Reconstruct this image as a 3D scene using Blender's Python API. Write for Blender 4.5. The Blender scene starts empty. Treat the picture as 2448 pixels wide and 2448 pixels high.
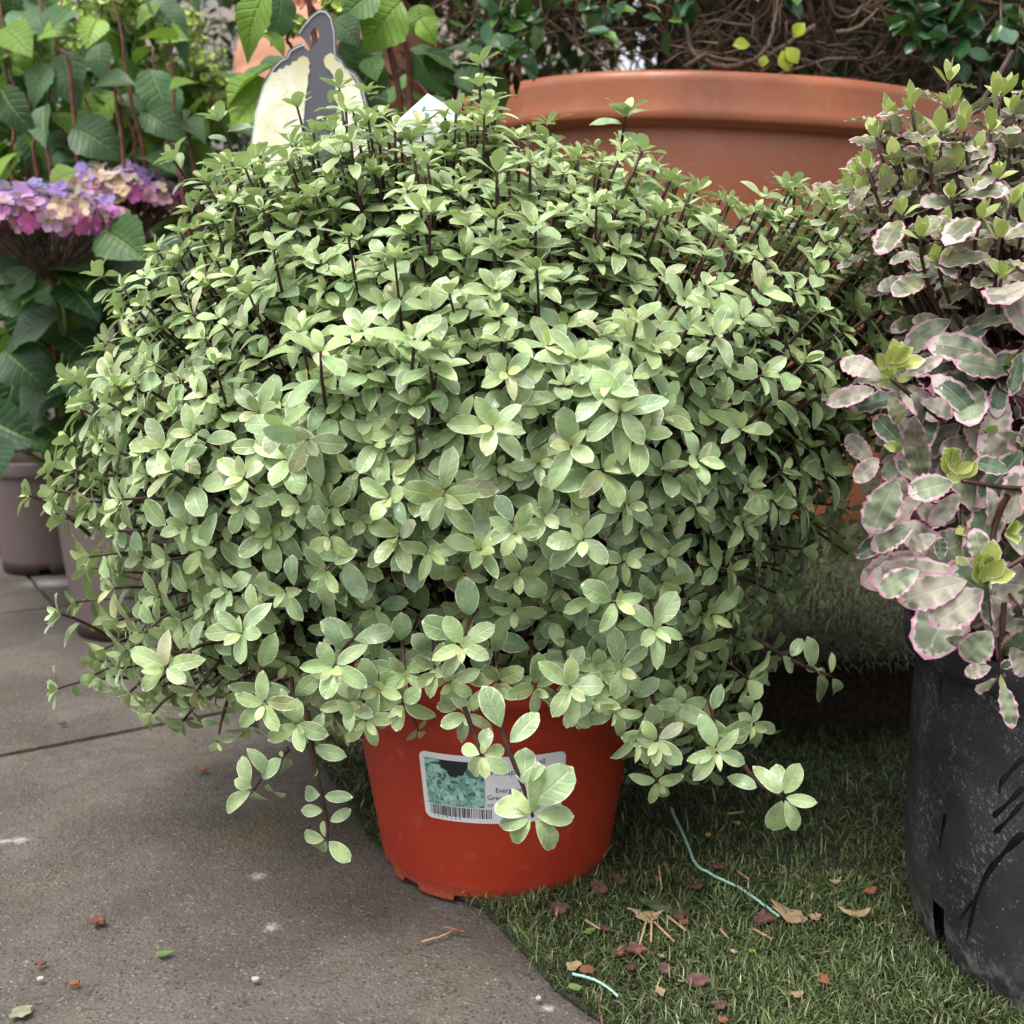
import bpy, math, random
import numpy as np
from mathutils import Vector, Matrix

rng = np.random.default_rng(7)
random.seed(7)
C = bpy.context.scene
R = math.radians

# ---------------------------------------------------------------- camera
H = 0.52                      # the photographer crouches
PITCH = R(9.0)
F = 2452.0                    # focal length in units of a 2448 px wide frame
cam_d = bpy.data.cameras.new('camera')
cam = bpy.data.objects.new('camera', cam_d)
C.collection.objects.link(cam)
cam.location = (0, 0, H)
cam.rotation_euler = (R(90) - PITCH, 0, 0)
cam_d.sensor_width = 36
cam_d.lens = 36 * F / 2448
cam_d.clip_start = 0.02
cam_d.clip_end = 200
cam_d.dof.use_dof = True
cam_d.dof.focus_distance = 0.86
cam_d.dof.aperture_fstop = 8
C.camera = cam

# ---------------------------------------------------------------- light
SUN_EL, SUN_AZ = R(66), R(215)
w = bpy.data.worlds.new('World'); C.world = w; w.use_nodes = True
nt = w.node_tree; nt.nodes.clear()
sky = nt.nodes.new('ShaderNodeTexSky'); sky.sky_type = 'NISHITA'; sky.sun_disc = False
sky.sun_elevation = SUN_EL; sky.sun_rotation = SUN_AZ
sky.air_density = 1.0; sky.dust_density = 4.0
hs = nt.nodes.new('ShaderNodeHueSaturation'); hs.inputs['Saturation'].default_value = 0.22
bg = nt.nodes.new('ShaderNodeBackground'); bg.inputs[1].default_value = 0.15
out = nt.nodes.new('ShaderNodeOutputWorld')
nt.links.new(sky.outputs[0], hs.inputs['Color']); nt.links.new(hs.outputs[0], bg.inputs[0])
nt.links.new(bg.outputs[0], out.inputs[0])
sd = bpy.data.lights.new('sun', 'SUN'); sd.energy = 1.1; sd.angle = R(25); sd.color = (1, 0.97, 0.92)
so = bpy.data.objects.new('sun', sd); C.collection.objects.link(so)
_dir = Vector((math.sin(SUN_AZ) * math.cos(SUN_EL), math.cos(SUN_AZ) * math.cos(SUN_EL), math.sin(SUN_EL)))
so.rotation_euler = _dir.to_track_quat('Z', 'Y').to_euler()
C.view_settings.view_transform = 'Standard'; C.view_settings.look = 'None'
C.view_settings.gamma = 1; C.view_settings.exposure = 0.95
C.cycles.use_denoising = True
C.cycles.max_bounces = 8; C.cycles.diffuse_bounces = 4; C.cycles.transmission_bounces = 4
C.cycles.transparent_max_bounces = 8

# ---------------------------------------------------------------- helpers
sp, cp = math.sin(PITCH), math.cos(PITCH)
def P(px, py, Y):
    """world point seen at photo pixel (px,py) on the vertical plane at distance Y"""
    a = (px - 1224) / F; b = (1224 - py) / F
    dx, dy, dz = a, cp + b * sp, -sp + b * cp
    t = Y / dy
    return np.array([dx * t, Y, H + dz * t])
def G(px, py, z=0.0):
    a = (px - 1224) / F; b = (1224 - py) / F
    dx, dy, dz = a, cp + b * sp, -sp + b * cp
    t = (z - H) / dz
    return np.array([dx * t, dy * t, z])
def unit(v):
    v = np.asarray(v, float); n = np.linalg.norm(v); return v / n if n > 1e-9 else np.array([0, 0, 1.0])

def tag(o, label=None, cat=None, group=None, kind=None):
    if label: o['label'] = label
    if cat: o['category'] = cat
    if group: o['group'] = group
    if kind: o['kind'] = kind
    return o
def empty(name, loc, label=None, cat=None, group=None):
    o = bpy.data.objects.new(name, None); C.collection.objects.link(o)
    o.location = tuple(loc); o.empty_display_size = 0.02
    return tag(o, label, cat, group)
def link(name, me, mat=None, parent=None):
    o = bpy.data.objects.new(name, me); C.collection.objects.link(o)
    if mat:
        me.materials.append(mat)
    if parent is not None:
        o.parent = parent
        o.matrix_parent_inverse = Matrix.Translation(parent.location).inverted()
    return o
def mesh_np(name, V, Fq, uv=None, col=None, smooth=True):
    """V (n,3); Fq (m,4) quads; uv (n,2) per vertex; col (n,4) per vertex"""
    me = bpy.data.meshes.new(name)
    V = np.asarray(V, np.float32); Fq = np.asarray(Fq, np.int32)
    k = Fq.shape[1]
    me.vertices.add(len(V)); me.vertices.foreach_set('co', V.ravel())
    me.loops.add(Fq.size); me.loops.foreach_set('vertex_index', Fq.ravel())
    me.polygons.add(len(Fq))
    me.polygons.foreach_set('loop_start', np.arange(0, Fq.size, k, dtype=np.int32))
    me.polygons.foreach_set('use_smooth', np.full(len(Fq), smooth, dtype=bool))
    me.update(calc_edges=True)
    if uv is not None:
        l = me.uv_layers.new(name='UVMap')
        l.data.foreach_set('uv', np.asarray(uv, np.float32)[Fq.ravel()].ravel())
    if col is not None:
        a = me.color_attributes.new('tint', 'FLOAT_COLOR', 'POINT')
        a.data.foreach_set('color', np.asarray(col, np.float32).ravel())
    me.validate()
    return me

# ---- leaf templates -------------------------------------------------------
def leaf_tpl(width=0.22, peak=0.55, nv=7, nu=5, arch=0.18, fold=0.16, wave=0.0, wfreq=3, twist=0.0,
             serr=0.0, sfreq=12, tip=1.0, petiole=0.06, ph=0.0, rag=0.0, blunt=0):
    us = np.linspace(-1, 1, nu)
    ts = np.linspace(0, 1, nv)
    V, UV = [], []
    p = math.log(0.5) / math.log(peak)
    for i, t in enumerate(ts):
        s = t ** p
        if blunt:
            wd = width * max(0, 1 - abs(2 * s - 1) ** blunt) ** 0.62 if 0 < t < 1 else 0.0
        else:
            wd = width * (math.sin(math.pi * min(1, max(0, s))) ** (0.8 if t < peak else tip)) if 0 < t < 1 else 0.0
        wd = max(wd, 0.012 if t < 0.5 else 0.002)
        for u in us:
            e = wd
            if serr: e *= 1 + serr * (1 if i % 2 else -1) * abs(u) ** 3
            if rag: e *= 1 + rag * math.sin(sfreq * t * 3.1 + ph * 3 + (2 if u > 0 else 0)) * abs(u) ** 2
            y = petiole + t * (1 - petiole)
            z = -arch * t * t + fold * abs(u) * e + wave * math.sin(wfreq * t * 6.28 + ph + (1.3 if u > 0 else 0)) * abs(u) * e
            x = u * e
            a = twist * t
            V.append((x * math.cos(a) - z * math.sin(a) * 0.0, y - 0.25 * arch * t * t, z + x * math.sin(a)))
            UV.append(((u + 1) / 2, t))
    Fq = []
    for i in range(nv - 1):
        for j in range(nu - 1):
            a = i * nu + j
            Fq.append((a, a + 1, a + nu + 1, a + nu))
    return np.array(V), np.array(Fq), np.array(UV)

class Leaves:
    """collects many leaves that make up one foliage mesh"""
    def __init__(s): s.d = []
    def add(s, tpl, pos, ydir, zdir, L, col, wf=1.0):
        s.d.append((tpl, pos, ydir, zdir, L, col, wf))
    def build(s, name, tpls, mat, parent=None):
        Vs, Fs, Us, Cs = [], [], [], []; off = 0
        for k, (tv, tf, tu) in enumerate(tpls):
            it = [d for d in s.d if d[0] % len(tpls) == k]
            if not it: continue
            pos = np.array([d[1] for d in it]); Yd = np.array([d[2] for d in it], float); Zd = np.array([d[3] for d in it], float)
            Yd /= np.linalg.norm(Yd, axis=1, keepdims=True) + 1e-9
            Xd = np.cross(Yd, Zd); Xd /= np.linalg.norm(Xd, axis=1, keepdims=True) + 1e-9
            Zd = np.cross(Xd, Yd)
            L = np.array([d[4] for d in it]); W = np.array([d[6] for d in it])
            co = np.array([d[5] for d in it])
            tx = tv[None, :, 0] * W[:, None]
            V = (pos[:, None, :] + L[:, None, None] * (tx[..., None] * Xd[:, None, :] + tv[None, :, 1, None] * Yd[:, None, :] + tv[None, :, 2, None] * Zd[:, None, :]))
            n, m = V.shape[:2]
            Vs.append(V.reshape(-1, 3))
            Fs.append((tf[None] + (np.arange(n) * m)[:, None, None] + off).reshape(-1, 4)); off += n * m
            Us.append(np.tile(tu, (n, 1)))
            cc = np.concatenate([co, rng.random((n, 1))], axis=1)
            Cs.append(np.repeat(cc, m, axis=0))
        me = mesh_np(name, np.concatenate(Vs), np.concatenate(Fs), np.concatenate(Us), np.concatenate(Cs))
        return link(name, me, mat, parent)

def tubes(name, lines, mat, parent=None, K=6, col=None):
    """lines: list of (points (n,3), radii (n,)) -> one mesh"""
    Vs, Fs, off = [], [], 0
    for pts, rad in lines:
        pts = np.asarray(pts, float); n = len(pts)
        rad = np.full(n, rad) if np.isscalar(rad) else np.asarray(rad)
        T = np.gradient(pts, axis=0); T /= np.linalg.norm(T, axis=1, keepdims=True) + 1e-9
        ref = np.array([0.31, 0.87, 0.21]) if abs(T[0, 1]) < 0.8 else np.array([0.9, 0.1, 0.2])
        A = np.cross(T, ref); A /= np.linalg.norm(A, axis=1, keepdims=True) + 1e-9
        B = np.cross(T, A)
        th = np.linspace(0, 2 * math.pi, K, endpoint=False)
        ring = pts[:, None] + rad[:, None, None] * (np.cos(th)[None, :, None] * A[:, None] + np.sin(th)[None, :, None] * B[:, None])
        Vs.append(ring.reshape(-1, 3))
        i = np.arange(n - 1)[:, None]; j = np.arange(K)[None]
        a = off + i * K + j; b = off + i * K + (j + 1) % K
        Fs.append(np.stack([a, b, b + K, a + K], -1).reshape(-1, 4))
        # closed tip
        c = off + (n - 1) * K
        Fs.append(np.array([[c, c + 1, c + 2, c + 3]]) if K == 4 else np.array([[c, c + 1, c + 2, c + 3], [c, c + 3, c + 4, c + 5]]) if K == 6 else np.array([[c, c + 1, c + 2, c + 3]]))
        off += n * K
    return link(name, mesh_np(name, np.concatenate(Vs), np.concatenate(Fs)), mat, parent)

def bez(p0, p1, p2, n=10):
    t = np.linspace(0, 1, n)[:, None]
    return (1 - t) ** 2 * np.asarray(p0) + 2 * t * (1 - t) * np.asarray(p1) + t * t * np.asarray(p2)
def catmull(pts, n=6):
    pts = [np.asarray(p, float) for p in pts]
    pts = [2 * pts[0] - pts[1]] + pts + [2 * pts[-1] - pts[-2]]
    o = []
    for i in range(1, len(pts) - 2):
        a, b, c, d = pts[i - 1:i + 3]
        for t in np.linspace(0, 1, n, endpoint=False):
            o.append(0.5 * (2 * b + (c - a) * t + (2 * a - 5 * b + 4 * c - d) * t * t + (3 * b - a - 3 * c + d) * t ** 3))
    o.append(pts[-2]); return np.array(o)

def lathe(prof, n=96, wob=0.0, rfun=None):
    """prof list of (r,z) from outside-bottom upward; returns V,F,UV"""
    V, Fq, UV = [], [], []
    m = len(prof)
    for i in range(n):
        th = 2 * math.pi * i / n
        for j, (r, z) in enumerate(prof):
            rr, zz = (r, z) if rfun is None else rfun(r, z, th)
            V.append((rr * math.cos(th), rr * math.sin(th), zz)); UV.append((i / n, j / (m - 1)))
    for i in range(n):
        a = i * m; b = ((i + 1) % n) * m
        for j in range(m - 1):
            Fq.append((a + j, b + j, b + j + 1, a + j + 1))
    return np.array(V), np.array(Fq), np.array(UV)

# ---- materials ------------------------------------------------------------
def new_mat(name):
    m = bpy.data.materials.new(name); m.use_nodes = True
    nt = m.node_tree; nt.nodes.clear()
    o = nt.nodes.new('ShaderNodeOutputMaterial')
    b = nt.nodes.new('ShaderNodeBsdfPrincipled')
    nt.links.new(b.outputs[0], o.inputs[0])
    return m, nt, b, o
class N:
    """small node shorthand"""
    def __init__(s, nt): s.nt = nt
    def _set(s, inp, v):
        if hasattr(v, 'is_output') or isinstance(v, bpy.types.NodeSocket): s.nt.links.new(v, inp)
        elif isinstance(v, (tuple, list)): inp.default_value = tuple(v) + ((1,) if len(v) == 3 and len(inp.default_value) == 4 else ())
        else: inp.default_value = v
    def math(s, op, a, b=0.0, c=None, clamp=False):
        n = s.nt.nodes.new('ShaderNodeMath'); n.operation = op; n.use_clamp = clamp
        s._set(n.inputs[0], a); s._set(n.inputs[1], b)
        if c is not None: s._set(n.inputs[2], c)
        return n.outputs[0]
    def mix(s, f, a, b, mode='MIX'):
        n = s.nt.nodes.new('ShaderNodeMix'); n.data_type = 'RGBA'; n.blend_type = mode; n.clamp_factor = True
        s._set(n.inputs[0], f); s._set(n.inputs[6], a); s._set(n.inputs[7], b)
        return n.outputs[2]
    def step(s, x, a, b):
        n = s.nt.nodes.new('ShaderNodeMapRange'); n.interpolation_type = 'SMOOTHSTEP'
        s._set(n.inputs[0], x); n.inputs[1].default_value = a; n.inputs[2].default_value = b
        return n.outputs[0]
    def noise(s, scale, detail=4, rough=0.55, vec=None, dist=0.0):
        n = s.nt.nodes.new('ShaderNodeTexNoise'); n.inputs['Scale'].default_value = scale
        n.inputs['Detail'].default_value = detail; n.inputs['Roughness'].default_value = rough
        n.inputs['Distortion'].default_value = dist
        s._set(n.inputs['Vector'], vec if vec is not None else s.obj())
        return n.outputs[0]
    def voro(s, scale, feat='F1', vec=None, out=0, rnd=1.0):
        n = s.nt.nodes.new('ShaderNodeTexVoronoi'); n.feature = feat; n.inputs['Scale'].default_value = scale
        n.inputs['Randomness'].default_value = rnd
        s._set(n.inputs['Vector'], vec if vec is not None else s.obj())
        return n.outputs[out]
    def obj(s):
        if not hasattr(s, '_g'):
            s._g = s.nt.nodes.new('ShaderNodeTexCoord')
        return s._g.outputs['Object']
    def uv(s):
        s.obj(); return s._g.outputs['UV']
    def sep(s, v):
        n = s.nt.nodes.new('ShaderNodeSeparateXYZ'); s._set(n.inputs[0], v); return n.outputs
    def mapping(s, v, sc=(1, 1, 1), rot=(0, 0, 0), loc=(0, 0, 0)):
        n = s.nt.nodes.new('ShaderNodeMapping'); s._set(n.inputs[0], v)
        n.inputs['Scale'].default_value = sc; n.inputs['Rotation'].default_value = rot; n.inputs['Location'].default_value = loc
        return n.outputs[0]
    def bump(s, h, strength=0.3, dist=0.01, base=None):
        n = s.nt.nodes.new('ShaderNodeBump'); n.inputs['Strength'].default_value = strength
        n.inputs['Distance'].default_value = dist; s._set(n.inputs['Height'], h)
        if base is not None: s._set(n.inputs['Normal'], base)
        return n.outputs[0]
    def attr(s, name='tint'):
        n = s.nt.nodes.new('ShaderNodeAttribute'); n.attribute_name = name; return n

def leaf_mat(name, margin=None, mw=0.10, mn=0.12, nscale=60, rough=0.38, vfreq=0, vbump=0.0, back=(0.30, 0.40, 0.14), backf=0.5,
             trans=0.18, margin2=None, spec=0.5, mid=0.25, midcol=(0.55, 0.65, 0.3), blotch=0.12, vf=0.22):
    m, nt, b, o = new_mat(name); n = N(nt)
    at = n.attr(); base = at.outputs['Color']; rnd = at.outputs['Alpha']
    uvs = n.sep(n.uv()); u, v = uvs[0], uvs[1]
    au = n.math('ABSOLUTE', n.math('MULTIPLY_ADD', u, 2.0, -1.0))
    nz = n.noise(nscale, 3, 0.6)
    big = n.noise(nscale * 0.35, 2, 0.5)
    col = n.mix(n.math('MULTIPLY', n.step(nz, 0.35, 0.7), blotch), base, (0.75, 0.8, 0.6), 'SOFT_LIGHT')
    col = n.mix(n.math('MULTIPLY', n.step(big, 0.4, 0.62), blotch * 1.5), col, (0.3, 0.3, 0.3), 'MULTIPLY') if blotch else col
    # midrib
    if mid:
        col = n.mix(n.math('MULTIPLY', n.step(au, 0.09, 0.0), mid), col, midcol)
    if vfreq:
        ph = n.math('MULTIPLY', n.math('SUBTRACT', v, n.math('MULTIPLY', au, 0.22)), vfreq * 6.283)
        vein = n.step(n.math('SINE', ph), 0.55, 1.0)
        col = n.mix(n.math('MULTIPLY', vein, vf), col, midcol)
    if margin:
        edge = n.math('SUBTRACT', 1.0, au)
        tipm = n.math('MULTIPLY', n.math('SUBTRACT', 1.0, v), 1.6)
        e2 = n.math('MINIMUM', edge, tipm)
        thr = n.math('MULTIPLY_ADD', n.math('SUBTRACT', nz, 0.5), mn * 4, mw)
        thr = n.math('MULTIPLY_ADD', n.math('SUBTRACT', rnd, 0.4), mw * 0.9, thr)
        mask = n.step(n.math('SUBTRACT', thr, e2), -0.03, 0.04)
        mc = margin
        col = n.mix(mask, col, mc)
        if margin2:
            m2 = n.step(n.math('SUBTRACT', n.math('MULTIPLY_ADD', n.math('SUBTRACT', nz, 0.5), mn * 0.6, mw * 0.46), e2), -0.06, 0.06)
            col = n.mix(m2, col, margin2)
    geo = nt.nodes.new('ShaderNodeNewGeometry')
    col = n.mix(n.math('MULTIPLY', geo.outputs['Backfacing'], backf), col, back)
    n._set(b.inputs['Base Color'], col)
    n._set(b.inputs['Roughness'], n.math('MULTIPLY_ADD', nz, 0.2, rough - 0.1))
    b.inputs['Specular IOR Level'].default_value = spec
    hgt = n.math('MULTIPLY', nz, 0.3)
    if vfreq:
        hgt = n.math('SUBTRACT', hgt, n.math('MULTIPLY', vein, 0.6))
    hgt = n.math('SUBTRACT', hgt, n.step(au, 0.12, 0.0))
    n._set(b.inputs['Normal'], n.bump(hgt, max(vbump, 0.15), 0.002))
    tr = nt.nodes.new('ShaderNodeBsdfTranslucent')
    n._set(tr.inputs[0], n.mix(0.5, col, (0.6, 0.8, 0.25), 'MULTIPLY'))
    mx = nt.nodes.new('ShaderNodeMixShader'); mx.inputs[0].default_value = trans
    nt.links.new(b.outputs[0], mx.inputs[1]); nt.links.new(tr.outputs[0], mx.inputs[2])
    nt.links.new(mx.outputs[0], o.inputs[0])
    return m

def simple(name, col, rough=0.6, col2=None, scale=40, spec=0.5, bump=0.1, bscale=200, bdist=0.002, lo=0.4, hi=0.65):
    m, nt, b, o = new_mat(name); n = N(nt)
    if col2:
        n._set(b.inputs['Base Color'], n.mix(n.step(n.noise(scale, 5, 0.6), lo, hi), col, col2))
    else:
        n._set(b.inputs['Base Color'], col)
    b.inputs['Roughness'].default_value = rough; b.inputs['Specular IOR Level'].default_value = spec
    if bump: n._set(b.inputs['Normal'], n.bump(n.noise(bscale, 4), bump, bdist))
    return m

M = {}
M['sage'] = leaf_mat('sage_leaf', vfreq=5, vf=.10, vbump=.25, blotch=.3, margin=(0.74, 0.78, 0.56), mw=0.07, mn=0.10, nscale=130, rough=0.30, back=(0.48, 0.58, 0.29), backf=0.6, trans=0.22, mid=0.35, midcol=(0.60, 0.70, 0.42), spec=0.6)
M['pinkleaf'] = leaf_mat('pink_edged_leaf', margin=(0.52, 0.455, 0.41), mw=0.19, mn=0.18, nscale=190, rough=0.42, back=(0.42, 0.42, 0.28), backf=0.55, trans=0.14,
                         margin2=(0.60, 0.22, 0.36), mid=0.3, midcol=(0.5, 0.52, 0.4), blotch=0.5)
M['younglime'] = leaf_mat('young_lime_leaf', margin=(0.80, 0.82, 0.50), mw=0.12, mn=0.1, nscale=150, rough=0.4, back=(0.45, 0.55, 0.12), trans=0.2)
M['hydleaf'] = leaf_mat('hydrangea_leaf', rough=0.42, vfreq=8, vbump=0.8, back=(0.20, 0.34, 0.06), backf=0.75, trans=0.30, nscale=50, mid=0.7, midcol=(0.20, 0.30, 0.06), spec=0.45)
M['boxleaf'] = leaf_mat('glossy_dark_leaf', rough=0.25, back=(0.10, 0.18, 0.05), trans=0.15, nscale=60, mid=0.3, midcol=(0.15, 0.25, 0.06), spec=0.6)
M['petal'] = leaf_mat('petal', rough=0.6, back=(0.5, 0.4, 0.45), backf=0.25, trans=0.3, nscale=120, mid=0.0, spec=0.25, blotch=0.2)
M['dead'] = leaf_mat('dry_leaf', rough=0.7, back=(0.3, 0.2, 0.1), trans=0.05, nscale=150, mid=0.2, midcol=(0.4, 0.3, 0.18), spec=0.2, blotch=0.6)
M['stem'] = simple('dark_purple_stem', (0.030, 0.012, 0.011), 0.5, (0.085, 0.030, 0.018), 50)
M['redstem'] = simple('red_brown_stem', (0.15, 0.035, 0.035), 0.5, (0.22, 0.10, 0.06), 60)
M['greenstem'] = simple('green_stem', (0.12, 0.17, 0.04), 0.5, (0.18, 0.22, 0.07), 60)
M['pinkpedicel'] = simple('purple_pedicel', (0.085, 0.035, 0.045), 0.6, (0.22, 0.17, 0.10), 60)
M['twig'] = simple('brown_twig', (0.075, 0.044, 0.028), 0.85, (0.22, 0.145, 0.095), 14, bump=0.5, bscale=300)
M['soil'] = simple('dark_potting_soil', (0.018, 0.012, 0.008), 0.95, (0.05, 0.03, 0.02), 120, bump=1.0, bscale=120, bdist=0.01)

# ================================================================= SETTING
def paving_mat():
    m, nt, b, o = new_mat('concrete_paving'); n = N(nt)
    o_ = n.obj()
    big = n.noise(5, 4, 0.6); mid = n.noise(28, 5, 0.65); fine = n.noise(420, 3, 0.7)
    col = n.mix(n.step(big, 0.36, 0.66), (0.086, 0.073, 0.060), (0.138, 0.120, 0.102))
    col = n.mix(n.math('MULTIPLY', n.step(mid, 0.45, 0.7), 0.5), col, (0.09, 0.075, 0.058))
    col = n.mix(n.math('MULTIPLY', n.step(n.noise(9, 3, 0.5, n.mapping(o_, loc=(3, 1, 0))), 0.56, 0.75), 0.45), col, (0.16, 0.13, 0.06))
    col = n.mix(n.math('MULTIPLY', n.step(fine, 0.5, 0.72), 0.6), col, (0.05, 0.042, 0.034))
    col = n.mix(n.math('MULTIPLY', n.step(n.noise(2.2, 5, 0.7, n.mapping(o_, loc=(7, 2, 0)), dist=1.5), 0.52, 0.62), 0.4), col, (0.07, 0.058, 0.045))
    # aggregate grains
    for sc, th, c, k in ((300, 0.26, (0.27, 0.25, 0.215), 0.55), (140, 0.12, (0.38, 0.34, 0.29), 0.7), (190, 0.24, (0.035, 0.030, 0.024), 0.85), (260, 0.3, (0.05, 0.04, 0.03), 0.7)):
        mpd = n.mapping(o_, loc=(sc, 0.3, 0.1))
        dd = n.voro(sc, vec=mpd); 
        gate = n.step(n.noise(sc * 0.35, 2, 0.6, mpd), 0.5, 0.6)
        col = n.mix(n.math('MULTIPLY', n.math('MULTIPLY', n.step(dd, th * 1.6, th), gate), k), col, c)
    # white bird droppings, each a stain with its own ragged outline
    xyz = n.sep(o_)
    rag = n.noise(200, 5, 0.75)
    for (px, py, r, st) in ((45, 2000, 0.007, 1.4), (5, 2003, 0.004, 2.2), (617, 2085, 0.006, 1.2), (647, 2208, 0.007, 0.8), (1310, 2400, .004, 1.2), (120, 1390, 0.035, 1.6)):
        g = G(px, py)
        dx = n.math('MULTIPLY', n.math('SUBTRACT', xyz[0], float(g[0])), 1 / (r * st)); dy = n.math('MULTIPLY', n.math('SUBTRACT', xyz[1], float(g[1])), 1 / r)
        d = n.math('SQRT', n.math('ADD', n.math('MULTIPLY', dx, dx), n.math('MULTIPLY', dy, dy)))
        d = n.math('ADD', d, n.math('MULTIPLY', n.math('SUBTRACT', rag, 0.5), 3.5))
        col = n.mix(n.math('MULTIPLY', n.step(d, 1.6, -0.3), 0.8), col, (0.52, 0.50, 0.47))
    n._set(b.inputs['Base Color'], col)
    n._set(b.inputs['Roughness'], n.math('MULTIPLY_ADD', mid, 0.3, 0.55))
    h = n.math('ADD', n.math('MULTIPLY', fine, 0.6), n.math('ADD', n.math('MULTIPLY', mid, 0.8), n.math('MULTIPLY', n.voro(260), 0.5)))
    n._set(b.inputs['Normal'], n.bump(h, 0.55, 0.004))
    return m
M['paving'] = paving_mat()
M['joint'] = simple('joint_dirt', (0.045, 0.036, 0.024), 0.95, (0.09, 0.075, 0.05), 90, bump=1.0, bscale=250, bdist=0.006)

def poly_obj(name, pts, z, mat, kind='structure', thick=0):
    me = bpy.data.meshes.new(name)
    V = [(p[0], p[1], z) for p in pts]
    if thick:
        n = len(V); V2 = V + [(p[0], p[1], z - thick) for p in pts]
        Fc = [tuple(range(n))] + [(i, i + n, (i + 1) % n + n, (i + 1) % n) for i in range(n)]
        me.from_pydata(V2, [], Fc)
    else:
        me.from_pydata(V, [], [tuple(range(len(V)))])
    me.update()
    o = link(name, me, mat)
    if kind: o['kind'] = kind
    return o
poly_obj('ground', [(-60, -40), (60, -40), (60, 90), (-60, 90)], -0.012, M['joint'])
# slabs: joint through G(0,1805)-(290,1745), a farther one at y=1357
ja, jb = G(0, 1800), G(300, 1742)
jd = unit(jb - ja); jn = np.array([-jd[1], jd[0], 0])
def slab(name, u0, u1, v0, v1):
    """slab in joint-aligned coordinates, edges slightly worn"""
    import bmesh
    pts = []
    for (ua, va, ub, vb) in ((u0, v0, u1, v0), (u1, v0, u1, v1), (u1, v1, u0, v1), (u0, v1, u0, v0)):
        nseg = 40
        for k in range(nseg):
            t = k / nseg
            u = ua + (ub - ua) * t; v = va + (vb - va) * t
            q = ja + jd * u + jn * v
            q = q + 0.0018 * (random.random() - .5) * jn + 0.0018 * (random.random() - .5) * jd
            pts.append(q)
    me = bpy.data.meshes.new(name); bm = bmesh.new()
    top = [bm.verts.new((p[0], p[1], 0.0)) for p in pts]
    c = sum(pts) / len(pts)
    f = bm.faces.new(top)
    r = bmesh.ops.inset_region(bm, faces=[f], thickness=0.004, depth=0)
    for v in top: v.co.z = -0.004
    bot = [bm.verts.new((p[0], p[1], -0.04)) for p in pts]
    for i in range(len(top)):
        j = (i + 1) % len(top); bm.faces.new((top[i], bot[i], bot[j], top[j]))
    bmesh.ops.recalc_face_normals(bm, faces=bm.faces)
    bm.to_mesh(me); bm.free()
    o = link(name, me, M['paving']); o['kind'] = 'structure'
    return o
W_ = 0.014
for (u0, u1, v0, v1) in ((-1.2, 3.2, -1.6, -W_ / 2), (-2.5, -0.30, W_ / 2, 0.80), (-0.29, 0.75, W_ / 2, 0.80),
                         (-2.5, 0.2, 0.81, 1.9), (0.21, 1.9, 0.81, 1.9), (-3.5, 3.5, 1.912, 4.5)):
    slab('paving', u0, u1, v0, v1)

# ---- artificial grass ------------------------------------------------------
LEDGE_Z = 0.17
edge_px = [(560, 1655), (640, 1712), (735, 1790), (800, 1880), (880, 2010), (1000, 2110), (1150, 2172), (1200, 2225), (1262, 2290), (1325, 2365), (1400, 2420), (1500, 2480), (1640, 2600)]
edge = [G(*p)[:2] for p in edge_px]
ledgeY0 = 1.285
mat_poly = edge + [np.array([1.6, 0.3]), np.array([2.2, 2.2]), np.array([-0.2, 2.2]), np.array([-0.38, 1.75])]
M['matbase'] = simple('turf_backing', (0.02, 0.03, 0.012), 0.95, (0.045, 0.045, 0.02), 60, bump=1, bscale=200, bdist=0.005)
poly_obj('lawn_mat_base', mat_poly, 0.005, M['matbase'], thick=0.004)
# raised step behind, turf laid over it
def box(name, x0, x1, y0, y1, z0, z1, mat, parent=None, bev=0.0):
    import bmesh
    bm = bmesh.new(); bmesh.ops.create_cube(bm, size=1)
    for v in bm.verts:
        v.co.x = x0 if v.co.x < 0 else x1; v.co.y = y0 if v.co.y < 0 else y1; v.co.z = z0 if v.co.z < 0 else z1
    if bev: bmesh.ops.bevel(bm, geom=bm.edges[:], offset=bev, segments=2, affect='EDGES')
    me = bpy.data.meshes.new(name); bm.to_mesh(me); bm.free()
    return link(name, me, mat, parent)
def ledge():
    X0, X1 = 0.02, 2.6
    nx, V, Fq = 60, [], []
    prof = [(-0.02, 0.145), (-0.035, 0.125), (-0.03, 0.135), (-0.015, 0.155), (0.01, 0.164), (0.05, 0.168), (0.08, LEDGE_Z), (0.6, LEDGE_Z + .01), (2.0, LEDGE_Z)]
    for i in range(nx):
        x = X0 + (X1 - X0) * i / (nx - 1)
        w_ = 0.012 * math.sin(x * 9) + 0.008 * math.sin(x * 23 + 1)
        for (dy, z) in prof:
            V.append((x, ledgeY0 + w_ * (1 if dy < .3 else 0) + dy + 0.05 * x, z * (1 + 0.03 * math.sin(x * 14)) if z > 0.02 else z))
    m = len(prof)
    for i in range(nx - 1):
        for j in range(m - 1):
            Fq.append((i * m + j, (i + 1) * m + j, (i + 1) * m + j + 1, i * m + j + 1))
    o = link('raised_ground', mesh_np('raised_ground', V, Fq), M['matbase']); o['kind'] = 'structure'
    o = box('step_riser', X0 + .01, X1, ledgeY0 + .09, ledgeY0 + .16, 0.006, .13, M['soil']); o['kind'] = 'structure'
    return prof
ledge_prof = ledge()

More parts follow.
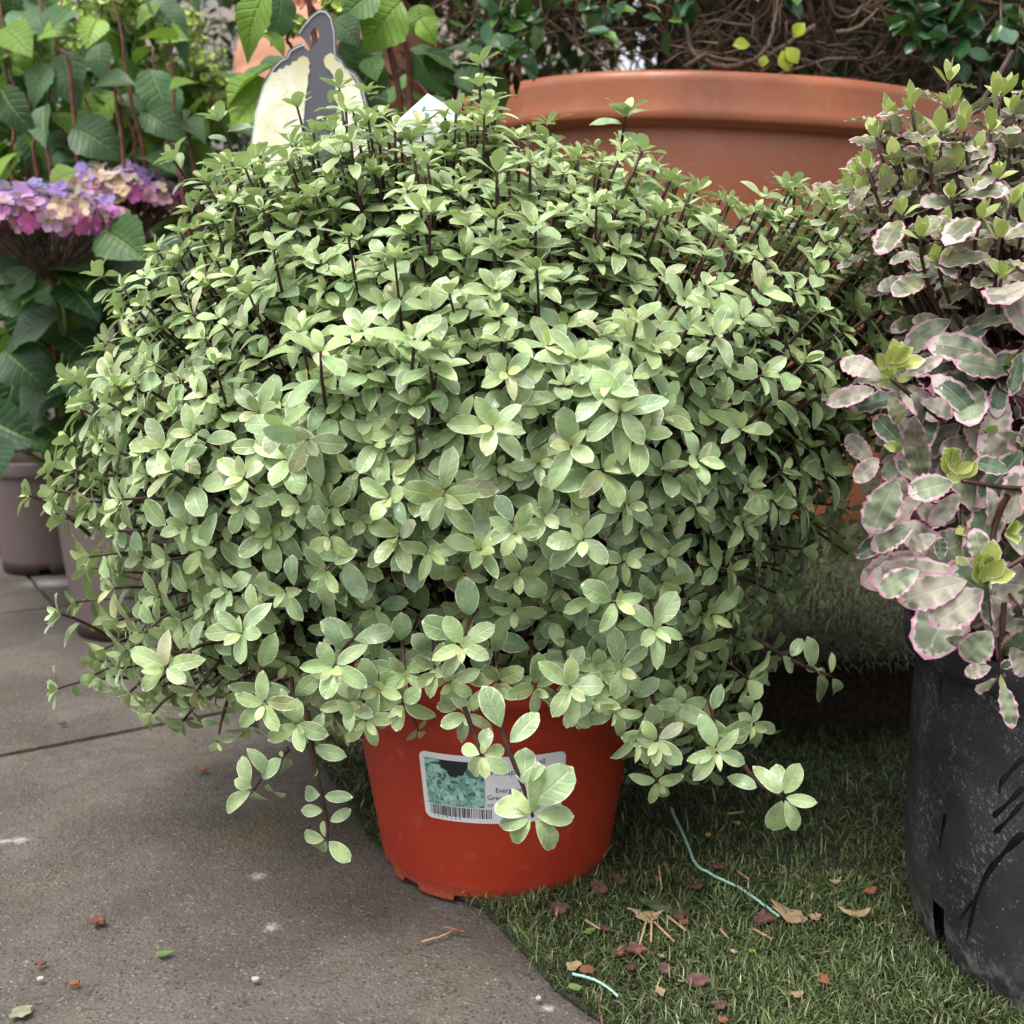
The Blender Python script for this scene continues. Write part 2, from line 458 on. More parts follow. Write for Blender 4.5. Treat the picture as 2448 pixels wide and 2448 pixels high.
def inside(poly, x, y):
    r = np.zeros(len(x), bool); n = len(poly); j = n - 1
    for i in range(n):
        xi, yi = poly[i]; xj, yj = poly[j]
        c = ((yi > y) != (yj > y)) & (x < (xj - xi) * (y - yi) / (yj - yi + 1e-12) + xi)
        r ^= c; j = i
    return r
def blade_mesh(name, base, nrm, L, lean, az, wd, col, mat, parent=None):
    """bent tapered blades: 3 stations, 2 quads + tip quad"""
    n = len(base)
    up = nrm; side0 = np.stack([np.cos(az), np.sin(az), np.zeros(n)], 1)
    fw = np.cross(up, side0); fw /= np.linalg.norm(fw, axis=1, keepdims=True) + 1e-9
    side = np.cross(fw, up)
    st = []
    for t, wf in ((0, 1.0), (0.4, 0.9), (0.75, 0.65), (1.0, 0.12)):
        c = base + up * (L * (t * np.cos(lean * t)))[:, None] + fw * (L * t * np.sin(lean * (0.5 + 0.5 * t)))[:, None]
        st += [c - side * (wd * wf)[:, None], c + side * (wd * wf)[:, None]]
    V = np.stack(st, 1).reshape(-1, 3)
    o = np.arange(n)[:, None] * 8
    Fq = np.concatenate([o + np.array([[0, 1, 3, 2]]), o + np.array([[2, 3, 5, 4]]), o + np.array([[4, 5, 7, 6]])], 0)
    cc = np.repeat(np.concatenate([col, rng.random((n, 1))], 1), 8, axis=0)
    uv = np.tile(np.array([[0, 0], [1, 0], [0, .4], [1, .4], [0, .75], [1, .75], [0, 1], [1, 1]]), (n, 1))
    return link(name, mesh_np(name, V, Fq, uv, cc), mat, parent)
def turf_mat():
    m, nt, b, o = new_mat('turf_blade'); n = N(nt)
    at = n.attr(); n._set(b.inputs['Base Color'], at.outputs['Color']); b.inputs['Roughness'].default_value = 0.5
    b.inputs['Specular IOR Level'].default_value = 0.35
    return m
M['turf'] = turf_mat()
def turf():
    pts = []
    def region(x0, x1, y0, y1, dens):
        n = int((x1 - x0) * (y1 - y0) * dens)
        x = rng.uniform(x0, x1, n); y = rng.uniform(y0, y1, n)
        k = inside(mat_poly, x, y)
        return np.stack([x[k], y[k]], 1)
    a = region(-0.05, 0.62, 0.38, 0.95, 190000)
    b_ = region(-0.38, 1.2, 0.95, 1.34, 60000)
    xy = np.concatenate([a, b_])
    clump = 0.5 + 0.5 * np.sin(xy[:, 0] * 61 + 2 * np.sin(xy[:, 1] * 47)) * np.sin(xy[:, 1] * 53 + 2 * np.sin(xy[:, 0] * 39))
    # fringe hanging past the cut edge
    n1 = len(xy)
    base = np.concatenate([xy, np.full((n1, 1), 0.004)], 1)
    nrm = np.tile([0, 0, 1.0], (n1, 1))
    # ledge
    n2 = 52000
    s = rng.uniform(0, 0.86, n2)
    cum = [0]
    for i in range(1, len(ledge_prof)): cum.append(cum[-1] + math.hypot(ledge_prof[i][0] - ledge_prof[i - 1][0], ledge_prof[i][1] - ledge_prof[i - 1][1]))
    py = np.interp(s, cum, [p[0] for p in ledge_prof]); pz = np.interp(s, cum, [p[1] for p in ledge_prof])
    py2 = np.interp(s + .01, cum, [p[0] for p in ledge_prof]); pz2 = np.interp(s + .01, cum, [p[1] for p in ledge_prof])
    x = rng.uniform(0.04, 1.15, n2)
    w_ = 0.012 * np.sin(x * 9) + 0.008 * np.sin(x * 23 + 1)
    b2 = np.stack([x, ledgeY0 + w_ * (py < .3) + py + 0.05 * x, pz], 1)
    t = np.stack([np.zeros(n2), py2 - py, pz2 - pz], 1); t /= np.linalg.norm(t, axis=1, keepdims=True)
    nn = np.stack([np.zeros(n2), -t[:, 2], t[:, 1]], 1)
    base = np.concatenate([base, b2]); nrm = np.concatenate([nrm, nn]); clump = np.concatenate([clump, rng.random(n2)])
    n = len(base)
    L = rng.uniform(0.008, 0.021, n) * (0.75 + 0.5 * clump)
    on_ledge = np.arange(n) >= n1; col_shade = np.array([0.045, 0.040, 0.022])  # ledge blades only: shade on the step painted into their colour as dark brown
    lean = rng.normal(1.05, 0.4, n)
    az = rng.uniform(0, 6.283, n)
    az = np.where(rng.random(n) < 0.2, rng.normal(2.4, 0.8, n) + clump, az)
    wd = rng.uniform(0.00035, 0.00085, n)
    g = np.array([[0.062, 0.092, 0.030], [0.11, 0.145, 0.050], [0.20, 0.24, 0.10], [0.032, 0.052, 0.020], [0.36, 0.37, 0.21], [0.20, 0.145, 0.08]])
    k = rng.choice(6, n, p=[.34, .27, .14, .17, .045, .035])
    col = g[k] * rng.uniform(0.75, 1.25, (n, 1)) * (.68 + .35 * clump)[:, None]
    shade_mix = (on_ledge * rng.uniform(.45, 1.0, n))[:, None]; col = col * (1 - shade_mix) + col_shade * shade_mix * rng.uniform(.4, 1.0, (n, 1))
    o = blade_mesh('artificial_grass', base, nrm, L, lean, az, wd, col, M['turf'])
    tag(o, 'short green artificial turf with straw-coloured threads beside the paving', 'artificial grass', kind='stuff')
turf()

# ---- pale rendered wall and added dark backdrop at the very back ------------------------
M['wall'] = simple('pale_render', (0.42, 0.36, 0.31), 0.9, (0.52, 0.46, 0.41), 6, bump=0.4, bscale=80)
wl = box('garden_wall', -3.6, 0.36, 3.6, 3.8, -0.1, 2.0, M['wall'])
tag(wl, 'pale rendered garden wall glimpsed through the twigs at the back', 'wall')
M['backdrop'] = simple('dark_backdrop_board', (0.010, 0.012, 0.010), 0.9, (0.022, 0.022, 0.018), 8, bump=0.5, bscale=60)  # near-black boards added so the gaps between the twigs read as deep shade
fe = empty('backdrop', (1.9, 3.5, 0), 'added dark backdrop standing in for the shade behind the bare twigs above the planter', 'backdrop')
x = 0.45
while x < 3.6:
    box('backdrop_board', x, x + 0.145, 3.36, 3.39, -0.05, 2.3, M['backdrop'], fe, 0.003); x += 0.15
box('backdrop_rail', 0.4, 3.7, 3.395, 3.44, 1.7, 1.8, M['backdrop'], fe)
box('backdrop_rail', 0.4, 3.7, 3.395, 3.44, 0.4, 0.5, M['backdrop'], fe)

# ================================================================= BIG TERRACOTTA PLANTER
def plastic(name, c1, c2, rough=0.42, scale=7, dust=(0.5, 0.4, 0.33), dk=0.25, scr=True, bump=0.08):
    m, nt, b, o = new_mat(name); n = N(nt)
    col = n.mix(n.step(n.noise(scale, 5, 0.6), 0.35, 0.7), c1, c2)
    col = n.mix(n.math('MULTIPLY', n.step(n.noise(scale * 4, 6, 0.7), 0.5, 0.75), dk), col, dust)
    if scr:
        v = n.mapping(n.obj(), sc=(1, 1, 0.25), rot=(0.3, 0.2, 0.9))
        s_ = n.voro(60, 'DISTANCE_TO_EDGE', v)
        gate = n.step(n.noise(9, 2, 0.5), 0.56, 0.62)
        col = n.mix(n.math('MULTIPLY', n.math('MULTIPLY', n.step(s_, 0.02, 0.0), gate), 0.35), col, dust)
    n._set(b.inputs['Base Color'], col)
    n._set(b.inputs['Roughness'], n.math('MULTIPLY_ADD', n.noise(25, 4), 0.3, rough - 0.12))
    n._set(b.inputs['Normal'], n.bump(n.noise(14, 5, 0.6), bump, 0.01))
    return m
M['terra'] = plastic('terracotta_plastic', (0.47, 0.155, 0.075), (0.40, 0.125, 0.06), rough=.36)
PLX, PLY, PLR = 0.385, 2.33, 0.60
PL_TOP = P(1400, 176, PLY - PLR)[2] + 0.006
def planter():
    e = empty('large_planter', (PLX, PLY, LEDGE_Z), 'wide round terracotta coloured planter with a rolled rim standing behind the shrubs', 'planter')
    zb, zt = LEDGE_Z - 0.0, PL_TOP
    r = PLR
    prof = [(r * 0.72, zb), (r * 0.745, zb + .012), (r * .75, zb + .05), (r * .77, zb + .08), (r * .79, zb + .2), (r * .86, zt - .30), (r * .885, zt - .262), (r * .892, zt - .255), (r * .902, zt - .245), (r * .91, zt - .235),
            (r * .93, zt - .16), (r * .938, zt - .09), (r * .935, zt - .080), (r * .935, zt - .079), (r * .995, zt - .078), (r * 1.002, zt - .074), (r * .999, zt - .060), (r * .994, zt - .04), (r, zt - .018), (r * .998, zt - .006), (r * .988, zt),
            (r * .965, zt + .001), (r * .95, zt - .006), (r * .945, zt - .03), (r * .92, zt - .10)]
    def rf(rr, z, th):
        return rr * (1 + 0.006 * math.sin(3 * th + 1) + 0.0015 * math.sin(17 * th)), z + (0.003 * math.sin(5 * th) if z > zb + .1 else 0)
    V, Fq, UV = lathe(prof, 160, rfun=rf)
    # leans a little to the right on the uneven turf
    tilt = R(2.7)
    x = V[:, 0].copy(); z = V[:, 2] - (zb + .3)
    V[:, 0] = x * math.cos(tilt) + z * math.sin(tilt)
    V[:, 2] = -x * math.sin(tilt) + z * math.cos(tilt) + zb + .3
    V[:, 2] = np.where(V[:, 2] < LEDGE_Z - .01, LEDGE_Z - .01, V[:, 2])
    V += np.array([PLX, PLY, 0])
    link('pot_body', mesh_np('pot_body', V, Fq, UV), M['terra'], e)
    # compost
    V2, F2, U2 = lathe([(0.001, zt - .055), (r * .5, zt - .05), (r * .86, zt - .085)], 64)
    x = V2[:, 0].copy(); z = V2[:, 2] - (zb + .3)
    V2[:, 0] = x * math.cos(tilt) + z * math.sin(tilt); V2[:, 2] = -x * math.sin(tilt) + z * math.cos(tilt) + zb + .3
    V2 += np.array([PLX, PLY, 0])
    link('soil', mesh_np('soil', V2, F2, U2), M['soil'], e)
planter()

# ================================================================= TWIGGY HEDGE SHRUB IN THE PLANTER
TPL_BOX = [leaf_tpl(0.27, 0.55, 7, 5, a, f) for a, f in ((0.1, 0.15), (0.25, 0.25), (-0.05, 0.1))]
def rand_dir():
    v = rng.normal(size=3); return v / np.linalg.norm(v)
def walk(p, d, n, step, wig, rad, taper=0.9, up=0.0):
    pts = [np.array(p)]; d = unit(d)
    for i in range(n):
        d = unit(d + wig * rng.normal(size=3) + np.array([0, 0, up]))
        pts.append(pts[-1] + d * step)
    return np.array(pts), rad * np.linspace(1, 1 - taper, n + 1) + 0.0004, d
def hedge():
    base = np.array([PLX, PLY, PL_TOP - 0.06])
    e = empty('evergreen_shrub', base, 'sprawling shrub with a mass of bare brown twigs over the wide terracotta planter', 'shrub')
    big, small = [], []
    for i in range(14):
        a = rng.uniform(0, 6.283); r = rng.uniform(0.02, 0.42)
        p = base + np.array([r * math.cos(a), r * math.sin(a), -0.02])
        d = np.array([math.cos(a) * 0.9, math.sin(a) * 0.9, rng.uniform(0.15, 0.8)])
        pts, rad, _ = walk(p, d, 12, 0.06, 0.25, rng.uniform(0.004, 0.008), 0.7)
        big.append((pts, rad))
        for k in range(7):
            q = pts[rng.integers(2, 12)]
            pts2, rad2, _ = walk(q, unit(rand_dir() + 0.6 * d), 8, 0.045, 0.35, rng.uniform(0.0025, 0.005), 0.7)
            small.append((pts2, rad2))
            for kk in range(4):
                q2 = pts2[rng.integers(1, 8)]
                pts3, rad3, _ = walk(q2, rand_dir(), 6, 0.03, 0.4, rng.uniform(0.0012, 0.0024), 0.7)
                small.append((pts3, rad3))
    # hanging fringe of dead twigs above the rim on the near side
    for i in range(560):
        px = rng.uniform(1120, 2620); py = rng.uniform(-160, 150) - 40 * rng.random()
        Y = rng.uniform(1.78, 2.5)
        p = P(px, py, Y)
        if p[2] < PL_TOP - 0.02: continue
        d = np.array([rng.normal(0, 1), rng.normal(0, 0.5), rng.normal(0, 0.65)])
        pts, rad, _ = walk(p, d, int(rng.integers(5, 10)), rng.uniform(0.02, 0.04), 0.38, rng.uniform(0.0008, 0.0021), 0.7)
        pts[:, 2] = np.maximum(pts[:, 2], PL_TOP - 0.02 - 0.03 * (pts[:, 0] - PLX))
        small.append((pts, rad))
        if rng.random() < 0.8:
            q = pts[rng.integers(1, len(pts))]
            pts3, rad3, _ = walk(q, rand_dir(), 5, 0.02, 0.45, 0.0013, 0.7); small.append((pts3, rad3))
    # finest brush of dead twiglets deep inside
    for i in range(2300):
        px = rng.uniform(1080, 2650); py = rng.uniform(-300, 70); Y = rng.uniform(1.95, 2.9)
        p = P(px, py, Y)
        d = np.array([rng.normal(0, 1), rng.normal(0, 0.6), rng.normal(0, 0.8)])
        pts, rad, _ = walk(p, d, 5, 0.03, 0.4, rng.uniform(0.0009, 0.0018), 0.6)
        small.append((pts, rad))
    # named branches seen against the dark: forked grey ones in front
    def br(pxs, Y, r0):
        pts = catmull([P(x, y, Y + 0.01 * i) for i, (x, y) in enumerate(pxs)], 5)
        pts = pts + rng.normal(0, 0.0012, pts.shape)
        big.append((pts, np.linspace(r0, r0 * 0.35, len(pts))))
    Yb = 1.74
    br([(1950, 60), (1870, 115), (1790, 150), (1700, 135), (1630, 112)], Yb, .005)
    br([(1800, 150), (1740, 160), (1660, 130), (1640, 60), (1610, -20)], Yb, .006)
    br([(1690, 128), (1640, 160), (1595, 170), (1560, 140), (1545, 118)], Yb, .0045)
    br([(1595, 170), (1640, 165), (1700, 172), (1790, 155)], Yb, .004)
    br([(1480, 170), (1530, 90), (1560, 20), (1575, -30)], Yb, .003)
    br([(1490, 170), (1485, 110), (1460, 60)], Yb, .0025)
    br([(1780, 155), (1830, 120), (1850, 60), (1860, 0), (1880, -60)], Yb, .004)
    br([(1800, 150), (1850, 175), (1868, 172)], Yb, .003)
    br([(1890, 175), (1900, 130), (1960, 110), (2030, 95), (2080, 70)], Yb, .0045)
    br([(1890, 178), (1940, 205), (1945, 212)], Yb, .0032)
    br([(1945, 70), (1950, 100), (2000, 108), (2060, 90)], Yb, .0035)
    br([(1975, -10), (2000, 40), (2045, 35), (2060, 10)], Yb, .004)
    br([(2000, 80), (2060, 60), (2100, 20)], Yb, .004)
    br([(2100, 205), (2040, 150), (1990, 120)], Yb, .003)
    br([(2250, 200), (2210, 140), (2170, 120), (2150, 60)], Yb, .003)
    br([(1700, 172), (1760, 162), (1860, 168)], Yb, .0028)
    br([(1960, 205), (1990, 200), (1985, 165), (1955, 150)], Yb, .0028)
    def keep(lines):
        o = []
        for pts, rad in lines:
            r_ = np.hypot(pts[:, 0] - PLX, pts[:, 1] - PLY); low = (pts[:, 2] < PL_TOP + .006 - .033 * (pts[:, 0] - PLX)) & (r_ > PLR * .88)
            k = int(np.argmax(low)) if low.any() else len(pts)
            if k >= 3: o.append((pts[:k], rad[:k]))
        return o
    leafy = []
    # leaves: sprays named by where they hang, plus the leafy outside of the crown
    lv = Leaves()
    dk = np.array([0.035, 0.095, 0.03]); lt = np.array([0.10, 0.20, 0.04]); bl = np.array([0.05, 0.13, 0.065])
    sprays = [(1190, 40, 14), (1160, 75, 12), (1230, 95, 12), (1270, 75, 6), (1120, 20, 4), (1300, 10, 6), (1265, 20, 8), (1440, 50, 8), (1400, 60, 5), (1395, 0, 5), (1590, 25, 10), (1660, 10, 6), (1420, -20, 10),
              (2180, 20, 14), (2240, 60, 16), (2260, 20, 12), (2215, 95, 10), (2290, 90, 8), (2320, 55, 5), (2400, 65, 7), (2430, 130, 7), (2420, 40, 6), (2200, 65, 6), (2300, 0, 8), (1660, -40, 10), (1750, -60, 10), (1900, -50, 8)]
    for (px, py, k) in sprays:
        c = P(px, py, rng.uniform(1.60, 1.66))
        st = c + np.array([0.02, 0.05, 0.10]); pts = bez(st, (st + c) / 2 + 0.02 * rng.normal(size=3), c + np.array([0, 0, -0.02]), 7)
        leafy.append((pts, np.linspace(0.0022, 0.001, 7)))
        for j in range(int(k * 1.3)):
            p = pts[rng.integers(3, 7)] + rng.normal(0, 0.003, 3)
            d = unit(np.array([rng.normal(0, 1), rng.normal(-0.3, 0.5), rng.normal(-0.3, 0.7)]))
            col = (dk if rng.random() < 0.45 else lt if rng.random() < .5 else bl) * rng.uniform(0.8, 1.4)
            lv.add(int(rng.integers(3)), p, d, unit(np.array([0, -0.6, 1]) + 0.5 * rng.normal(size=3)), rng.uniform(0.030, 0.050), col)
    # bright yellow-green young leaves on the front fork
    for (px, py, dx, dz, L) in ((1795, 108, -1, .1, .030), (1868, 118, .4, -1, .036), (1876, 112, .8, -.8, .034), (1895, 92, .3, .5, .028), (1828, 130, -.2, -1, .020)):
        lv.add(1, P(px, py, 1.70), np.array([dx, -0.3, dz]), np.array([0, -1, 0.5]), L, np.array([0.42, 0.50, 0.03]), 1.5)
    tubes('branches', keep(big), M['twig'], e, 6)
    tubes('twigs', keep(small) + leafy, M['twig'], e, 4)
    # outer crown, above and behind the frame: what keeps the inside dark
    for i in range(9000):
        a = rng.uniform(0, 6.283); ph = rng.uniform(0.0, 1.5)
        rr = rng.uniform(0.9, 1.05)
        c = np.array([PLX + 0.15, PLY + 0.15, PL_TOP + 0.10]) + rr * np.array([1.0 * math.cos(a) * math.cos(ph), 0.82 * math.sin(a) * math.cos(ph), 0.62 * math.sin(ph)])
        if c[1] < 1.95 and c[2] < PL_TOP + 0.30: continue
        if c[0] < -0.10 and c[2] < 1.28: continue
        n_ = unit(c - np.array([PLX, PLY, PL_TOP])); d = unit(rand_dir() + 0.4 * n_)
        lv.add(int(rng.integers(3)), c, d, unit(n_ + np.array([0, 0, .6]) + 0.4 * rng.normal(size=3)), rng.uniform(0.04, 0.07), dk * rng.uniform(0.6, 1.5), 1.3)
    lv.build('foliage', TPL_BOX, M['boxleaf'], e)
    # withered brown leaf strips hanging over the rim
    dl = Leaves()
    for (px, py, L, wf) in ((1195, 118, .085, .8), (1212, 110, .06, .7), (1205, 115, .07, .6), (1240, 125, .07, .5), (1185, 122, .055, .5)):
        dl.add(0, P(px, py, 1.705), np.array([rng.normal(0, .12), -0.1, -1]), np.array([rng.normal(0, .6), -1, 0.2]), L, np.array([0.20, 0.105, 0.04]) * rng.uniform(.6, 1.3), wf)
    dl.build('withered_leaves', [leaf_tpl(0.2, .5, 9, 5, .1, .6, 0.8, 2)], M['dead'], e)
hedge()

# ================================================================= DARK BACKGROUND SHRUBS (left)
def back_shrub(name, cx, cy, cz, rx, ry, rz, n, label, cols, L=(0.03, 0.05), zmin=0.0):
    e = empty(name, (cx, cy, 0), label, 'shrub')
    lv = Leaves(); st = []
    for i in range(n):
        d = rand_dir(); r = rng.random() ** 0.4
        p = np.array([cx, cy, cz]) + r * d * np.array([rx, ry, rz])
        if p[2] < zmin: continue
        lv.add(int(rng.integers(3)), p, unit(rand_dir() + 0.4 * d + np.array([0, 0, -.2])), unit(d * .4 + np.array([0, -0.3, 1]) + .4 * rng.normal(size=3)), rng.uniform(*L), cols[rng.integers(len(cols))] * rng.uniform(0.7, 1.3))
    for i in range(40):
        t = np.array([cx, cy, cz]) + rand_dir() * np.array([rx, ry, rz]) * 0.8
        b0 = np.array([cx + rng.normal(0, .05), cy + rng.normal(0, .05), 0.0])
        st.append((bez(b0, np.array([cx, cy, cz * .7]) + rng.normal(0, .1, 3), t, 10), np.linspace(0.008, 0.0015, 10)))
    tubes('stems', st, M['twig'], e, 6)
    lv.build('foliage', TPL_BOX, M['boxleaf'], e)
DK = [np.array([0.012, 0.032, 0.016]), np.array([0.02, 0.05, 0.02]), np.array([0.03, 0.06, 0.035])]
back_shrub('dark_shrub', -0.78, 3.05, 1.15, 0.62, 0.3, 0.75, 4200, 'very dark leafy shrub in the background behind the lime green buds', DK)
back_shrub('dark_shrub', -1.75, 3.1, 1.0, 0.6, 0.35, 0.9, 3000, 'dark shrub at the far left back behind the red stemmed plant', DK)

# ================================================================= UPTURNED TERRACOTTA POTS (behind)
M['clay'] = simple('salmon_clay', (0.62, 0.30, 0.19), 0.8, (0.50, 0.22, 0.13), 9, bump=0.3, bscale=60)
def clay():
    Y = 2.55; pp = P(822, 215, Y); u = 1 / F * (Y * cp + 0.2)
    ex = empty('clay_urn', (pp[0], Y, 0), 'stacked salmon clay urn with a rounded shoulder behind the plant tag', 'urn')
    u = u * 1.0
    z0 = P(822, 215, Y - .25)[2]
    prof = [(0.16, 0.0), (0.17, 0.3), (0.19, 0.7), (0.22, z0 - .06), (.245, z0 - .03), (.258, z0), (.264, z0 + .03), (.262, z0 + .055), (.252, z0 + .065), (.252, z0 + .08), (.25, z0 + .11), (.235, z0 + .155), (.205, z0 + .185), (.165, z0 + .198), (.16, z0 + .205), (.165, z0 + .21), (.165, z0 + .24), (.15, z0 + .25), (.14, z0 + .40), (.12, z0 + .5), (.001, z0 + .5)]
    V, Fq, UV = lathe(prof, 72); V += np.array([pp[0], Y, 0])
    link('pot_body', mesh_np('pot_body', V, Fq, UV), M['clay'], ex)
    # second, browner pot to the right
    pr = P(985, 235, 2.45)
    e2 = empty('clay_pot', (pr[0], 2.45, 0), 'brown clay pot with a rounded rim behind the two bent red stems', 'pot')
    z1 = pr[2]
    prof = [(0.05, 0.0), (0.06, z1 * .5), (.078, z1 - .06), (.09, z1 - .02), (.104, z1 + .005), (.108, z1 + .03), (.104, z1 + .055), (.09, z1 + .075), (.07, z1 + .085), (.05, z1 + .088), (.04, z1 + .05)]
    V, Fq, UV = lathe(prof, 64); V += np.array([pr[0], 2.45, 0])
    link('pot_body', mesh_np('pot_body', V, Fq, UV), simple('brown_clay', (0.30, 0.125, 0.08), 0.7, (0.22, 0.09, 0.06), 9), e2)
clay()

# ================================================================= PANICLE HYDRANGEAS (back left and behind the shrub)
TPL_HYD = [leaf_tpl(0.27, 0.42, 13, 7, a, f, w_, 2, 0.0, 0.035, tip=1.15, petiole=0.12) for a, f, w_ in ((0.3, 0.3, 0.05), (0.5, 0.2, 0.08), (0.15, 0.45, 0.05), (0.4, 0.12, 0.12))]
def leafpx(lv, b, t, Yb, Yt, nrm, col, wf=1.0, k=None):
    p0 = P(b[0], b[1], Yb); p1 = P(t[0], t[1], Yt); d = p1 - p0
    lv.add(int(rng.integers(4)) if k is None else k, p0, d, nrm, np.linalg.norm(d), col, wf)
HG = [np.array([0.10, 0.22, 0.05]), np.array([0.19, 0.34, 0.04]), np.array([0.10, 0.20, 0.085]), np.array([0.25, 0.42, 0.05]), np.array([0.055, 0.12, 0.04])]
LIME = [np.array([0.52, 0.64, 0.16]), np.array([0.40, 0.55, 0.10]), np.array([0.62, 0.70, 0.32])]
TPL_PET = [leaf_tpl(0.46, 0.6, 5, 5, a, f, petiole=0.02, tip=0.7) for a, f in ((0.1, 0.2), (-0.25, 0.3), (0.3, 0.1))]
def bud_cluster(parent, c, r, n, lab=None):
    lv = Leaves(); st = []
    for i in range(n):
        d = rand_dir() * np.array([1, 1, 1.0]); q = c + d * r * rng.uniform(0.5, 1.0) * np.array([1, .8, .8])
        if i % 3 == 0: st.append((bez(c - np.array([0, 0, r * 1.2]), c + 0.3 * d * r, q, 5), 0.0013))
        n_ = unit(d + np.array([0, -0.3, 0.5]))
        a = unit(np.cross(n_, rand_dir())); b = np.cross(n_, a)
        L = rng.uniform(0.006, 0.014)
        for (s, t) in ((1, 0), (0, 1), (-1, 0), (0, -1)):
            lv.add(int(rng.integers(3)), q, a * s + b * t + .5 * n_, n_, L, LIME[rng.integers(3)] * rng.uniform(.7, 1.2))
    f = lv.build('flower_head', TPL_PET, M['petal'], parent)
    tubes('flower_stalks', st, M['greenstem'], parent, 4)
def panicle_left():
    e = empty('panicle_hydrangea', (-1.0, 2.15, 0), 'tall leafy hydrangea with red stems and lime green flower buds at back left', 'hydrangea')
    st = []
    tops = [((345, 400), (310, 230), (295, 120), (268, -20)), ((300, 420), (283, 270), (265, 180), (262, 150)), ((325, 410), (320, 330), (290, 240), (270, 190)),
            ((240, 380), (235, 330), (215, 280), (205, 230)), ((170, 200), (140, 110), (105, 30), (80, -40)), ((70, 420), (75, 350), (62, 150), (60, 70)), ((85, 400), (80, 330), (45, 270), (15, 80)),
            ((400, 400), (400, 330), (380, 240), (365, 110)), ((30, 420), (30, 300), (5, 60), (0, -40)), ((190, 420), (180, 370), (155, 330), (150, 280)), ((460, 400), (450, 330), (430, 260), (400, 150)),
            ((430, 400), (410, 330), (415, 190), (400, 80)), ((120, 420), (110, 300), (130, 150), (150, 0))]
    for t in tops:
        Y = rng.uniform(1.90, 2.02)
        pts = [P(x, y, Y) for i, (x, y) in enumerate(t)]
        root = pts[0] * np.array([1, 1, 0]) + np.array([rng.normal(0, .03), .04, 0.22]); pts = [root, (root + pts[0]) / 2 + np.array([rng.normal(0, .01), 0, 0])] + pts
        c = catmull(pts, 6); c[:, 0] += .002 * np.sin(np.arange(len(c)) * .9 + Y * 50); st.append((c, np.linspace(0.0048, 0.0018, len(c)) * (1 + .25 * (np.arange(len(c)) % 6 == 0))))
    tubes('stems', st, M['redstem'], e, 6)
    lv = Leaves()
    # large readable leaves, base -> tip
    L_ = [((95, 30), (80, 52), 2), ((30, 15), (82, 55), 2), ((155, 110), (150, 235), 2), ((130, 145), (48, 220), 2), ((110, 240), (92, 345), 2), ((300, 215), (137, 300), 1), ((345, 150), (425, 285), 2), ((330, 260), (420, 300), 4), ((270, 120), (190, 160), 4),
          ((0, 60), (70, 120), 1), ((20, 150), (-20, 110), 3), ((245, 95), (215, 165), 2), ((175, 330), (95, 385), 2), ((440, 100), (320, 75), 3), ((370, 90), (430, 70), 1), ((60, 360), (-30, 400), 3), ((40, 330), (-30, 420), 1), ((330, 380), (430, 350), 2),
          ((480, 200), (400, 200), 1), ((0, 200), (40, 300), 4), ((215, 215), (300, 160), 4), ((160, 300), (270, 340), 4), ((95, 90), (140, 30), 1), ((180, 20), (120, 55), 2), ((240, 40), (200, 90), 3), ((465, 260), (380, 290), 2), ((0, 240), (-40, 200), 2)]
    for (b, t, k) in L_:
        Y = rng.uniform(1.85, 2.0)
        leafpx(lv, b, t, Y + .03, Y - .03, unit(np.array([rng.normal(0, .5), -0.9, 0.8])), HG[k] * rng.uniform(0.85, 1.15), rng.uniform(1.0, 1.35))
    for i in range(520):
        px = rng.uniform(-160, 560); py = rng.uniform(-80, 620)
        Y = rng.uniform(1.98, 2.5)
        if px > 400 and py < 120: continue
        p = P(px, py, Y)
        if p[2] < 0.35: continue
        d = unit(np.array([rng.normal(0, 1), rng.normal(0, .4), rng.normal(-0.6, 0.6)]))
        lv.add(int(rng.integers(4)), p, d, unit(np.array([rng.normal(0, .5), -.5, 1])), rng.uniform(0.07, 0.13), HG[rng.choice(5, p=[.3, .15, .2, .1, .25])] * rng.uniform(.7, 1.15), rng.uniform(.9, 1.3))
    lv.build('leaves', TPL_HYD, M['hydleaf'], e)
    for (px, py, r) in ((190, 40, .045), (250, 70, .05), (330, 30, .05), (370, 50, .055), (405, 60, .05), (160, 150, .05), (210, 120, .05), (300, 110, .04), (445, 65, .04), (480, 130, .045), (500, 180, .04), (450, 150, .04), (520, 230, .035), (110, 110, .045), (60, 30, .04), (300, 0, .05), (360, 130, .03), (240, 10, .04)):
        bud_cluster(e, P(px, py, rng.uniform(2.0, 2.12)), r, int(r * 900))
panicle_left()
